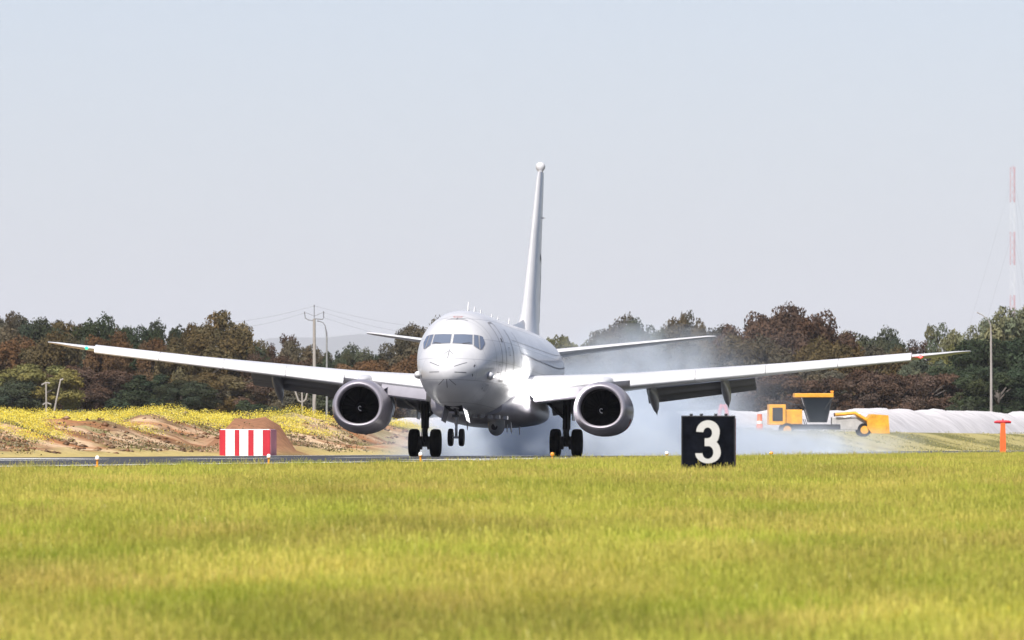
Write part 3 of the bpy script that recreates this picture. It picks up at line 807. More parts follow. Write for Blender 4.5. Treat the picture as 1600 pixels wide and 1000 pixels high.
for sg in (1, -1):
    dz = 0.03 * sg
    ax = P(sg * 2.86, 19.6, 0.555 + dz)
    g = MB().tube([P(sg * 2.86, 19.6, 0.40 + dz), P(sg * 2.86, 19.6, 1.15)], [0.115, 0.105], 14)
    g.tube([P(sg * 2.86, 19.6, 1.12), P(sg * 2.88, 19.6, 2.75)], [0.16, 0.17], 14)
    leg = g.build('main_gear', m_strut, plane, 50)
    MB().tube([ax + Vector((-0.5, 0, 0)), ax + Vector((0.5, 0, 0))], 0.09, 12).build('axle', m_strut, leg, 50)
    for e in (-1, 1):
        wheel(ax + Vector((e * 0.435, 0, 0)), 0.565, 0.41, leg)
        MB().lathe(ax + Vector((e * 0.18, 0, 0)), (1, 0, 0), [(-0.07, 0.27), (0.07, 0.27)], 20).build('brake_pack', m_strut, leg, 40)
    MB().tube([P(sg * 2.86, 19.3, 1.1), P(sg * 2.86, 18.98, 0.82), P(sg * 2.86, 19.42, 0.56)], 0.05, 8).build('torque_link', m_strut, leg, 50)
    MB().tube([P(sg * 2.8, 19.6, 1.55), P(sg * 2.15, 19.6, 2.15), P(sg * 1.5, 19.6, 2.35)], 0.07, 10).build('side_brace', m_strut, leg, 50)
    MB().tube([P(sg * 3.0, 19.55, 1.75), P(sg * 3.55, 19.4, 2.1), P(sg * 4.1, 19.3, 2.62)], 0.045, 8).build('drag_brace', m_strutl, leg, 50)
    mbh = MB()
    for k in range(3):
        a = 0.8 * k - 0.8
        mbh.tube([P(sg * 2.86 + 0.17 * math.sin(a), 19.42, 2.1), P(sg * 2.86 + 0.20 * math.sin(a) + 0.03, 19.38, 1.5), P(sg * 2.86 + 0.15 * math.sin(a), 19.43, 1.0), P(sg * 2.86 + 0.2 * math.sin(a), 19.45, 0.62)], 0.018, 6)
    mbh.build('hydraulic_hose', m_tyre, leg, 60)
    MB().box(P(sg * 3.14, 19.62, 1.95), (0.04, 0.95, 0.95)).build('gear_door', m_under_shade, leg)
ng = 4.0
nl = MB().tube([P(0, ng, 0.30), P(0, ng + 0.03, 0.9)], 0.055, 12).tube([P(0, ng + 0.03, 0.86), P(0, ng + 0.08, 1.75)], 0.085, 12).build('nose_gear', m_strutl, plane, 50)
NZ = 0.345
MB().tube([P(-0.26, ng, NZ), P(0.26, ng, NZ)], 0.045, 10).build('axle', m_strutl, nl, 50)
for e in (-1, 1): wheel(P(e * 0.215, ng, NZ), 0.345, 0.20, nl)
MB().tube([P(0, ng - 0.1, 0.88), P(0, ng - 0.30, 0.66), P(0, ng - 0.04, 0.42)], 0.03, 8).build('torque_link', m_strutl, nl, 50)
MB().tube([P(0, ng - 0.02, 1.2), P(0, ng - 0.85, 1.55)], 0.05, 8).build('drag_brace', m_strut, nl, 50)
lampb = MB().box(P(0, ng - 0.10, 1.18), (0.3, 0.12, 0.10)).build('steering_block', m_strut, nl)
for e in (-1, 1):
    mb = MB(); mb.hexa([P(e * 0.47, ng - 1.0, 0.98), P(e * 0.50, ng - 1.0, 0.98), P(e * 0.50, ng + 0.55, 0.92), P(e * 0.47, ng + 0.55, 0.92)],
                       [P(e * 0.33, ng - 1.25, 1.58), P(e * 0.36, ng - 1.25, 1.58), P(e * 0.36, ng + 0.6, 1.46), P(e * 0.33, ng + 0.6, 1.46)])
    mb.build('nose_gear_door', m_nac_shade, plane)
# open nose wheel bay: dark recess box just inside the skin line
mb = MB(); mb.hexa([P(-0.34, ng - 1.35, 1.515), P(0.34, ng - 1.35, 1.515), P(0.34, ng + 0.6, 1.375), P(-0.34, ng + 0.6, 1.375)],
                   [P(-0.34, ng - 1.35, 1.9), P(0.34, ng - 1.35, 1.9), P(0.34, ng + 0.6, 1.9), P(-0.34, ng + 0.6, 1.9)])
mb.build('nose_gear_bay', m_dark, plane)

# landing lamps in the port wing root
for t, z0, r in ((2.20, 2.47, 0.24), (2.62, 2.55, 0.17)):
    le = wat(t)[0]
    hb_ = MB().lathe(P(t, le - 0.14, z0), (0, -1, 0), [(-0.25, r * 0.7), (-0.05, r + 0.03), (0.0, r + 0.03)], 20).build('landing_light', m_nac_shade, plane, 50)
    MB().lathe(P(t, le - 0.145, z0), (0, -1, 0), [(0.0, r), (0.03, r * 0.85), (0.05, r * 0.3)], 20).build('lamp_lens', m_lamp, hb_, 60)
ld = bpy.data.lights.new('landing_lamp', 'POINT'); ld.energy = 330; ld.shadow_soft_size = 0.3; ld.color = (1, 0.97, 0.92)
lo = bpy.data.objects.new('landing_lamp', ld); COL.objects.link(lo); lo.parent = plane
lo.location = P(2.65, wat(2.65)[0] - 0.9, 2.6)
# ================================================================== THINGS ON THE FIELD
m_black = mat('black_sign_face', (0.005, 0.006, 0.010), 0.25, spec=0.06, var=0.9, scale=5)
m_signw = mat('sign_legend', (0.50, 0.49, 0.475), 0.6, var=0.06, scale=6)
m_edge = mat('red_sign_edge', (0.45, 0.10, 0.10), 0.4)
m_steel = mat('galvanised_steel', (0.33, 0.33, 0.34), 0.5, metal=0.6, var=0.2, scale=6)
m_orange = mat('orange_paint', (0.75, 0.13, 0.025), 0.5, var=0.12, scale=4)
m_redp = mat('red_paint', (0.46, 0.014, 0.03), 0.6, var=0.18, scale=3, streak=(1, 1, 0.3))
m_whitep = mat('white_paint', (0.78, 0.78, 0.78), 0.55, var=0.10, scale=3, streak=(1, 1, 0.3))
m_yel = mat('machine_yellow', (0.74, 0.35, 0.025), 0.5, coat=0.1, var=0.40, scale=1.6)
m_blk = mat('machine_black', (0.02, 0.02, 0.024), 0.6)
m_mgl = mat('cab_glass', (0.008, 0.012, 0.018), 0.15, spec=0.2)
m_wood = mat('weathered_pole', (0.30, 0.275, 0.26), 0.85, var=0.3, scale=4, streak=(1, 1, 0.2))
m_wire = mat('wire', (0.16, 0.16, 0.18), 0.6)

# ---- distance-remaining sign: box, numeral, caps
SD = 270.0
sp_ = at(1108, 712, SD); sgz = hz(sp_.x, SD)
k_ = SD / F
sx0, sx1 = (1064.5 - 1108) * k_, (1149 - 1108) * k_
top_z = EYE + (HOR - 649.5) * k_ - sgz
sign = empty('distance_sign', (sp_.x, SD, sgz), (0, 0, rad(-2.0)), 'black box sign with a large white numeral 3 standing in the grass beside the runway', 'sign')
bz0 = 0.10
mb = MB(); mb.box(((sx0 + sx1) / 2, 0, (bz0 + top_z) / 2), (sx1 - sx0, 0.20, top_z - bz0)); box_ = mb.build('sign_box', m_black, sign)
bv = box_.modifiers.new('bevel', 'BEVEL'); bv.width = 0.008; bv.segments = 2
fr = MB()
for x in (sx0 + 0.012, sx1 - 0.012): fr.box((x, -0.104, (bz0 + top_z) / 2), (0.022, 0.016, top_z - bz0 - 0.004))
fr.box(((sx0 + sx1) / 2, -0.104, top_z - 0.013), (sx1 - sx0 - 0.05, 0.016, 0.022))
fr.build('sign_frame', m_blk, sign)
MB().box((sx1 + 0.006, 0.02, (bz0 + top_z) / 2 + 0.03), (0.010, 0.15, (top_z - bz0) * 0.86)).build('side_reflector', m_edge, sign)
for px in (1080, 1096, 1118.5, 1134.5):
    x = (px - 1108) * k_
    c_ = MB().box((x, 0, top_z + 0.014), (0.062, 0.12, 0.028)); c_.box((x, 0, top_z + 0.034), (0.072, 0.13, 0.012)); c_.build('top_cap', m_blk, sign)
for x in (sx0 + 0.2, sx1 - 0.2):
    MB().tube([(x, 0, -0.1), (x, 0, bz0)], 0.035, 10).build('sign_leg', m_steel, sign)
# numeral: outline measured from its face
def arc(p0, p1, ctr, n=9):
    """quarter ellipse p0 -> p1 with corner ctr"""
    o = []
    for i in range(1, n + 1):
        a = math.pi / 2 * i / n
        # p = centre + ...; centre is opposite the corner
        cx, cy = p0[0] + p1[0] - ctr[0], p0[1] + p1[1] - ctr[1]
        o.append((cx + (p0[0] - cx) * math.cos(a) + (p1[0] - cx) * math.sin(a), cy + (p0[1] - cy) * math.cos(a) + (p1[1] - cy) * math.sin(a)))
    return o
o3 = [(400, 455)]
o3 += arc((400, 455), (556, 305), (400, 305)); o3 += arc((556, 305), (706, 452), (706, 305))
o3 += arc((706, 452), (664, 588), (706, 552), 6)
o3 += arc((664, 588), (720, 725), (720, 632), 6); o3 += arc((720, 725), (556, 866), (720, 866)); o3 += arc((556, 866), (388, 735), (388, 866))
o3 += [(482, 735)]
o3 += arc((482, 735), (552, 808), (482, 808)); o3 += arc((552, 808), (622, 724), (622, 808)); o3 += arc((622, 724), (560, 642), (622, 642))
o3 += [(510, 642), (510, 540), (545, 540)]
o3 += arc((545, 540), (606, 470), (606, 540)); o3 += arc((606, 470), (550, 400), (606, 400)); o3 += arc((550, 400), (494, 460), (494, 400)); 
pts3 = []
for q in o3:
    px, py = 1040 + q[0] / 8.333, 620 + q[1] / 8.333
    pts3.append(((px - 1108) * k_, EYE + (HOR - py) * k_ - sgz))
me3 = bmesh.new()
va_ = [me3.verts.new((x, -0.112, z)) for x, z in pts3]
fc = me3.faces.new(va_)
ex = bmesh.ops.extrude_face_region(me3, geom=[fc])
bmesh.ops.translate(me3, vec=(0, 0.011, 0), verts=[g for g in ex['geom'] if isinstance(g, bmesh.types.BMVert)])
bmesh.ops.triangulate(me3, faces=[f for f in me3.faces if len(f.verts) > 4])
bmesh.ops.recalc_face_normals(me3, faces=me3.faces)
md3 = bpy.data.meshes.new('numeral'); me3.to_mesh(md3); me3.free(); md3.materials.append(m_signw)
num = bpy.data.objects.new('numeral', md3); COL.objects.link(num); num.parent = sign

# ---- runway edge lights
m_lens = mat('frosted_lens', (0.82, 0.82, 0.80), 0.25, coat=0.3)
m_amb = mat('amber_lens', (0.80, 0.30, 0.03), 0.3, coat=0.3)
m_stem = mat('yellow_stem', (0.75, 0.30, 0.02), 0.5)
LIGHTS = [(152, 711, 'white', 'white-topped edge light with yellow stem, leftmost of those along the near runway edge'),
          (420, 708.5, 'white', 'white-topped edge light with yellow stem in front of the red and white striped hut'),
          (657, 705.5, 'white', 'white-topped edge light in front of the main wheels on the left of the photo'),
          (863, 706, 'amber', 'amber edge light in front of the main wheels under the brightly lit wing'),
          (1042, 704.5, 'white', 'white-topped edge light just left of the black number sign'),
          (1205, 705, 'amber', 'amber edge light in the grass edge to the right of the black number sign')]
def edge_light(px, pt, kind, label):
    u = (px - 800) / F
    d = (PX + (NEAR + 0.9) / CY - TY * PD) / (u - TY)
    p = at(px, 700, d); h = EYE + (HOR - pt) / F * d
    w = 6.2 * d / F / 2                                       # half width of the lens
    w = min(max(w, 0.04), 0.075)
    t = empty('edge_light', (p.x, d, 0.0), (0, 0, 0), label, 'runway light', 'lights along the near edge of the runway')
    MB().lathe((0, 0, -0.02), (0, 0, 1), [(0, w * 1.5), (0.03, w * 1.5), (0.035, w * 0.55), (h * 0.62, w * 0.5), (h * 0.62 + 0.01, w * 1.02), (h * 0.70, w * 1.02)], 14).build('stem', m_stem, t, 40)
    MB().lathe((0, 0, -0.02), (0, 0, 1), [(h * 0.70, w * 0.98), (h * 0.76, w * 1.05), (h * 0.92, w * 0.95), (h * 1.0, w * 0.6), (h * 1.03, w * 0.1)], 14).build('lens', m_lens if kind == 'white' else m_amb, t, 50)
for a in LIGHTS: edge_light(*a)

# ---- red and white striped hut beyond the runway
HD = 588.0
hp = at(382.5, 700, HD); hzv = max(hz(hp.x, HD), 0) ; kh = HD / F
hut = empty('striped_hut', (hp.x, HD, 0.0), (0, 0, rad(-8)), 'low equipment hut with broad upright red and white stripes beyond the far runway edge', 'hut')
hw = 80 * kh / 2; hh = EYE + (HOR - 669.5) * kh
core = MB().box((0, 0.85, hh / 2 - 0.05), (2 * hw - 0.04, 1.62, hh - 0.02)).build('hut_body', m_whitep, hut)
bnds = [343, 352.5, 367, 374.2, 388.2, 396.7, 411, 422.5]
bs = [(-hw + (b - 343) / (422.5 - 343) * 2 * hw) for b in bnds]
for i, (a, b) in enumerate(zip(bs[:-1], bs[1:])):
    MB().box(((a + b) / 2, 0.015, hh / 2 - 0.03), (b - a - 0.006, 0.05, hh - 0.06)).build('wall_panel', m_redp if i % 2 == 0 else m_whitep, hut)
m_fade = mat('faded_red_paint', (0.62, 0.22, 0.24), 0.7, var=0.15, scale=3)
for i in range(5):
    y0 = 0.05 + i * 0.33
    MB().box((hw - 0.0, y0 + 0.165, hh / 2 - 0.03), (0.05, 0.322, hh - 0.06)).build('wall_panel', m_fade, hut)
MB().box((0, 0.87, hh - 0.045), (2 * hw - 0.06, 1.62, 0.03)).build('roof', m_whitep, hut)

# ---- orange T-shaped marker at the right
OD = 640.0; op = at(1567, 700, OD); ko = OD / F
tm = empty('orange_marker', (op.x, OD, 0), (0, 0, 0), 'orange T-shaped post standing at the runway side near the right edge of the photo', 'marker')
th_ = EYE + (HOR - 657.5) * ko
mb = MB(); mb.rings([[(x * w, y * w * 0.7, z) for x, y in ((-1, -1), (1, -1), (1, 1), (-1, 1))] for z, w in ((0, 0.15), (th_ * 0.45, 0.14), (th_ * 0.82, 0.115), (th_ - 0.10, 0.115))])
mb.build('post', m_orange, tm)
mb = MB(); mb.tube([(-0.42, 0, th_ - 0.075), (-0.3, 0, th_ - 0.055), (0, 0, th_ - 0.06), (0.28, 0, th_ - 0.055), (0.40, 0, th_ - 0.075)], [0.05, 0.075, 0.09, 0.075, 0.05], 10); mb.build('crossbar', m_redp, tm, 50)
MB().tube([(0.0, 0, th_ - 0.02), (0.0, 0, th_ + 0.10)], [0.04, 0.025], 8).build('top_spike', m_redp, tm, 50)

# ---- red hoop seen behind the sign
RD = 900.0; rp = at(1130, 660, RD); kr = RD / F; rz = hz(rp.x, RD)
r_top = EYE + (HOR - 631) * kr - rz
mb = MB(); hwid = 6.0 * kr
mb.tube([(-hwid * 1.1, 0, -0.1), (-hwid * 1.05, 0, r_top * 0.55), (-hwid * 0.9, 0, r_top * 0.82), (-hwid * 0.35, 0, r_top * 0.98), (hwid * 0.35, 0, r_top * 0.98), (hwid * 0.9, 0, r_top * 0.82), (hwid * 1.05, 0, r_top * 0.55), (hwid * 1.1, 0, -0.1)], 0.15, 10)
ho = mb.build('red_hoop', mat('hoop_red', (0.75, 0.06, 0.05), 0.5), None, 60); ho.location = (rp.x, RD, rz)
tag(ho, 'red hoop-shaped marker in the smoke behind the black number sign', 'marker')

# ---- wheel loader in the smoke
LD = 1040.0; lp = at(1294, 677, LD); kl = LD / F; lz = hz(lp.x, LD)
LBASE = EYE + (HOR - 677.5) * kl
loader = empty('wheel_loader', (lp.x, LD, lz), (0, 0, rad(4)), 'yellow wheel loader parked beside the white heap behind drifting smoke', 'loader')
def L(px, py): return (px - 1294) * kl, EYE + (HOR - py) * kl - lz
def lbox(x0, y0, x1, y1, w, name, m, parent=loader, yoff=0.0, bev=0.04):
    (a, b), (c, d_) = L(x0, y1), L(x1, y0)
    o = MB().box(((a + c) / 2, yoff, (b + d_) / 2), (c - a, w, d_ - b)).build(name, m, parent)
    if bev:
        mo = o.modifiers.new('bevel', 'BEVEL'); mo.width = bev; mo.segments = 2
    return o
eh = lbox(1200, 632, 1226, 664, 1.9, 'counterweight', m_yel)
lbox(1205, 637, 1221, 658, 1.94, 'engine_grille', m_blk, eh, 0.0, 0.0)
lbox(1226.2, 640, 1252, 663, 1.6, 'engine_hood', m_yel)
lbox(1222, 663, 1312, 671, 1.2, 'chassis', m_blk)
# cab: glass house narrowing downwards, posts and roof
(xa, zb_), (xb, zt_) = L(1264, 660), L(1290, 621)
(xc, _), (xd, _) = L(1252, 621), L(1299, 621)
mb = MB(); w1, w2 = 0.72, 0.80
mb.hexa([(xa, -w1, zb_), (xb, -w1, zb_), (xb, w1, zb_), (xa, w1, zb_)], [(xc, -w2, zt_), (xd, -w2, zt_), (xd, w2, zt_), (xc, w2, zt_)])
cab = mb.build('cab', m_mgl, loader)
for (x0, x1) in ((xa, xc), (xb, xd)):
    for e in (-1, 1):
        MB().tube([(x0, e * (w1 + 0.01), zb_), (x1, e * (w2 + 0.01), zt_)], 0.05, 6).build('cab_post', m_blk, cab)
lbox(1240, 614.5, 1301, 621, 1.75, 'cab_roof', m_yel, loader, 0, 0.05)
lbox(1299, 652, 1352, 672, 1.0, 'front_frame', mat('dusty_frame', (0.42, 0.41, 0.41), 0.7, var=0.4, scale=2))
(x0, z0), (x1, z1) = L(1304, 648), L(1366, 664)
for e in (-1, 1):
    MB().tube([(x0, e * 0.62, z0), ((x0 + x1) / 2, e * 0.62, z0 + 0.12), (x1, e * 0.62, z1)], 0.14, 8).build('lift_arm', m_yel, loader, 50)
MB().tube([L(1310, 655)[:1] + (0.0,) + L(1310, 655)[1:], L(1345, 646)[:1] + (0.0,) + L(1345, 646)[1:]], 0.09, 8).build('tilt_ram', m_whitep, loader, 50)
# bucket: open curved shell
rr = []
for y in (-1.35, -1.30, 1.30, 1.35):
    prof = [(1386, 649), (1360, 647), (1353, 655), (1353, 668), (1360, 677), (1388, 677.5), (1388, 675.5), (1362, 674), (1357, 667), (1357, 657), (1362, 650), (1385, 651)]
    rr.append([(L(*p)[0], y, L(*p)[1]) for p in prof])
mb = MB(); mb.rings(rr)
for e in (-1, 1):
    mb.add([(L(*p)[0], e * 1.352, L(*p)[1]) for p in ((1386, 649), (1360, 647), (1353, 655), (1353, 668), (1360, 677), (1388, 677))] , [(0, 1, 2, 3, 4, 5)])
mb.build('bucket', m_yel, loader, fix=True)
for px in (1228, 1349):
    x, z = L(px, 668); r = 0.50 if True else 0
    for e in (-1, 1):
        c_ = Vector((x, e * 0.86, r + 0.02))
        wh = MB().lathe(c_, (0, 1, 0), [(-0.24, 0.32), (-0.15, 0.20), (0.15, 0.20), (0.24, 0.32)], 20).build('wheel', m_yel, loader, 40)
        MB().lathe(c_, (0, 1, 0), [(-0.22, 0.33), (-0.27, 0.42), (-0.22, 0.52), (-0.1, 0.54), (0.1, 0.54), (0.22, 0.52), (0.27, 0.42), (0.22, 0.33)], 24).build('tyre', m_tyre, wh, 40)
MB().tube([(L(1256, 640)[0], 0.5, L(1256, 640)[1]), (L(1256, 640)[0], 0.5, L(1256, 624)[1])], 0.05, 8).build('exhaust_stack', m_blk, loader, 50)
for e in (-1, 1):
    rl_ = [L(1202, 632), L(1202, 627), L(1224, 627), L(1238, 632), L(1250, 632)]
    MB().tube([(p[0], e * 0.85, p[1]) for p in rl_], 0.035, 6).build('handrail', m_blk, loader, 60)
    MB().tube([(L(1262, 671)[0], e * 0.8, L(0, 671)[1]), (L(1256, 655)[0], e * 0.8, L(0, 655)[1])], 0.03, 6).build('step_rail', m_blk, loader, 60)
(xw0, zw0), (xw1, zw1) = L(1284, 640), L(1297, 623)
MB().tube([(xw0 + 0.16, -0.76, zw0), (xw1 + 0.05, -0.80, zw1)], 0.035, 6).build('windscreen_bar', m_blk, cab)
MB().box((L(1300, 0)[0], 0, L(0, 612)[1]), (0.22, 0.22, 0.16)).build('beacon', m_amb, loader)
# small orange barrier at the near end of the heap
bd_ = 1015.0; b_ = at(1187, 665, bd_); bz_ = hz(b_.x, bd_); kb = bd_ / F
bt = empty('orange_drum', (b_.x, bd_, bz_), (0, 0, 0), 'orange drum standing left of the yellow loader in the smoke', 'drum')
hgt = EYE + (HOR - 647) * kb - bz_
MB().lathe((0, 0, 0), (0, 0, 1), [(0, 0.26), (hgt * 0.3, 0.25), (hgt * 0.32, 0.23), (hgt * 0.62, 0.22), (hgt * 0.64, 0.20), (hgt, 0.19)], 16).build('drum_body', m_orange, bt, 40)
MB().lathe((0, 0, 0), (0, 0, 1), [(hgt * 0.40, 0.237), (hgt * 0.58, 0.227)], 16, False).build('white_band', m_whitep, bt, 40)

# ---- poles
def pole(px, pbase, ptop, d, wpx, name, label, cat, m=m_wood, lean=0.0):
    b = at(px, pbase, d); z = hz(b.x, d); t = empty(name, (b.x, d, z), (0, 0, 0), label, cat)
    h = EYE + (HOR - ptop) / F * d - z; r = wpx * d / F / 2
    MB().tube([(0, 0, -0.3), (lean * 0.5 + 0.02, 0, h * 0.5), (lean, 0, h)], [r * 1.15, r, r * 0.8], 10).build('mast', m, t, 60)
    return t, h, r
D1 = 1440.0; k1 = D1 / F
pt_, ph_, pr_ = pole(491, 645, 498, D1, 5.5, 'power_pole', 'grey timber power pole with bracket arms carrying wires above the left wing', 'power pole')
zz = lambda py: EYE + (HOR - py) * k1 - pt_.location.z
MB().tube([(0, 0, ph_ - 0.1), (0, 0, zz(478))], 0.045, 8).build('pole_spike', m_wire, pt_)
MB().tube([(0, 0, zz(501)), (-9 * k1, 0, zz(500)), (-14 * k1, 0, zz(497)), (-15 * k1, 0, zz(489))], 0.05, 8).build('bracket_arm', m_wire, pt_)
MB().tube([(0, 0, zz(498)), (13 * k1, 0, zz(499)), (14.5 * k1, 0, zz(497)), (14.5 * k1, 0, zz(488))], 0.05, 8).build('bracket_arm', m_wire, pt_)
MB().tube([(0, 0, zz(494)), (13 * k1, 0, zz(488.5))], 0.025, 6).build('bracket_stay', m_wire, pt_)
MB().tube([(0, 0, zz(494)), (-13 * k1, 0, zz(488.5))], 0.025, 6).build('bracket_stay', m_wire, pt_)
for x, y in ((0, 478), (-15, 489), (14.5, 488)):
    MB().lathe((x * k1, 0, zz(y)), (0, 0, 1), [(-0.08, 0.07), (0.0, 0.09), (0.05, 0.05), (0.1, 0.07), (0.14, 0.02)], 8).build('insulator', m_wire, pt_, 50)
WIRES = [((491, 478), (660, 512), 'upper'), ((505, 488), (660, 524), 'middle'), ((505, 496), (660, 536), 'lower'), ((491, 478), (350, 505), 'upper'), ((476, 489), (350, 516), 'lower')]
for (a, b, w_) in WIRES:
    p0 = at(a[0], a[1], D1); p1 = at(b[0], b[1], D1 + (40 if b[0] > 500 else 60))
    q = [p0 + (p1 - p0) * t - Vector((0, 0, 0.25 * math.sin(math.pi * t))) for t in np.linspace(0, 1, 12)]
    o = MB().tube(q, 0.009, 5).build('power_line', m_wire)
    tag(o, '%s thin wire strung to the %s of the grey power pole' % (w_, 'right' if b[0] > 500 else 'left'), 'wire')
# curved street lamp
lt_, lh_, lr_ = pole(510.5, 650, 525, 1430.0, 3.2, 'lamp_post', 'slim pale lamp post with a curved arm beside the grey power pole', 'lamp post', m_steel)
k2 = 1430.0 / F; z2 = lambda py: EYE + (HOR - py) * k2 - lt_.location.z
MB().tube([(0, 0, lh_ - 0.05), (-0.5 * k2, 0, z2(519)), (-2.5 * k2, 0, z2(509)), (-6 * k2, 0, z2(504)), (-11 * k2, 0, z2(502)), (-15 * k2, 0, z2(501.5))], [lr_ * 0.8, lr_ * 0.75, 0.05, 0.045, 0.05, 0.07], 8).build('lamp_arm', m_wire, lt_, 60)
# tall pole right
rt_, rh_, rr_ = pole(1548.5, 645, 522, 1462.0, 4.0, 'tall_pole', 'tall bare grey pole in front of the dark green trees at the right', 'pole', m_wood)
k3 = 1462.0 / F; z3 = lambda py: EYE + (HOR - py) * k3 - rt_.location.z
MB().tube([(0, 0, rh_ - 0.1), (-0.5 * k3, 0, z3(508)), (-5 * k3, 0, z3(499)), (-14 * k3, 0, z3(492)), (-22 * k3, 0, z3(488))], [0.08, 0.06, 0.05, 0.05, 0.07], 8).build('lamp_arm', m_wood, rt_, 60)
# leaning whitish posts on the left, and under the left wing
p4, h4, _ = pole(72, 648, 597, 1020.0, 3.0, 'forked_post', 'short pale post with two bare cross arms below the olive tree at left', 'post', m_wood)
k4 = 1020.0 / F
MB().tube([(-7 * k4, 0, h4 * 0.93), (0, 0, h4 * 0.99), (6 * k4, 0, h4 * 0.97)], 0.06, 8).build('cross_arm', m_wood, p4)
MB().tube([(-5 * k4, 0, h4 * 0.45), (0, 0, h4 * 0.5), (8 * k4, 0, h4 * 0.46)], 0.06, 8).build('cross_arm', m_wood, p4)
p5, h5, _ = pole(80, 648, 592, 1022.0, 3.0, 'leaning_post', 'pale post leaning to the right beside the forked post at left', 'post', m_wood, lean=15 * k4)
MB().tube([(15 * k4, 0, h5 - 0.1), (19 * k4, 0, h5)], 0.07, 8).build('lamp_head', m_wood, p5)
p6, h6, _ = pole(472, 652, 612, 1010.0, 3.2, 'forked_post', 'pale forked post under the left wing between its flap fairing and the engine', 'post', m_wood)
k6 = 1010.0 / F
MB().tube([(-11 * k6, 0, h6 * 1.02), (-6 * k6, 0, h6 * 0.75), (0, 0, h6 * 0.7), (6 * k6, 0, h6 * 0.78), (9 * k6, 0, h6 * 1.05)], 0.07, 8).build('cross_arm', m_wood, p6, 60)
pole(487, 652, 606, 1012.0, 3.4, 'leaning_post', 'pale post leaning slightly right under the left wing', 'post', m_wood, lean=7 * k6)

# ---- far red and white lattice mast
MD = 12000.0; km = MD / F; mp = at(1583, 475, MD)
m_mr = mat('mast_red', (0.50, 0.05, 0.05), 0.6); m_mw = mat('mast_white', (0.75, 0.75, 0.76), 0.6)
mast = empty('radio_mast', (mp.x, MD, 3), (0, 0, 0.3), 'tall thin red and white lattice radio mast far beyond the trees at right', 'radio mast')
mz = lambda py: EYE + (HOR - py) * km - 3
bands = [(262, 316, 'r'), (316, 362, 'w'), (362, 414, 'r'), (414, 461, 'w'), (461, 520, 'r'), (520, 690, 'w')]
hw_ = 4.6 * km
for (a, b, c_) in bands:
    z1_, z0_ = mz(a), max(0, mz(b)); mb = MB()
    corners = [(hw_ * math.cos(q), hw_ * math.sin(q)) for q in (0.5, 0.5 + 2.094, 0.5 + 4.189)]
    rt = km * (0.25 if c_ == 'r' else 0.18)
    for x, y in corners: mb.tube([(x, y, z0_), (x, y, z1_ - 0.02)], rt, 5)
    nb = max(2, int((z1_ - z0_) / (10 * km)))
    for i in range(nb):
        za, zb2 = z0_ + (z1_ - z0_) * i / nb, z0_ + (z1_ - z0_) * (i + 1) / nb
        for j in range(3):
            p, q = corners[j], corners[(j + 1) % 3]
            if i % 2: p, q = q, p
            mb.tube([(p[0], p[1], za), (q[0], q[1], zb2)], rt * 0.6, 4, False)
    mb.build('lattice_section', m_mr if c_ == 'r' else m_mw, mast)
for a in (0.5, 2.6, 4.7):
    for pz, rl in ((290, 30), (375, 24)):
        MB().tube([(hw_ * math.cos(a), hw_ * math.sin(a), mz(pz)), (2.4 * rl * math.cos(a), 2.4 * rl * math.sin(a), 0)], 0.05, 4, False).build('guy_wire', m_wire, mast)
for x in (-1.8, 0.2, 2.0):
    MB().tube([(x, 0, mz(264)), (x, 0, mz(258.5 + abs(x)))], 0.2, 5).build('whip_antenna', m_mr, mast)
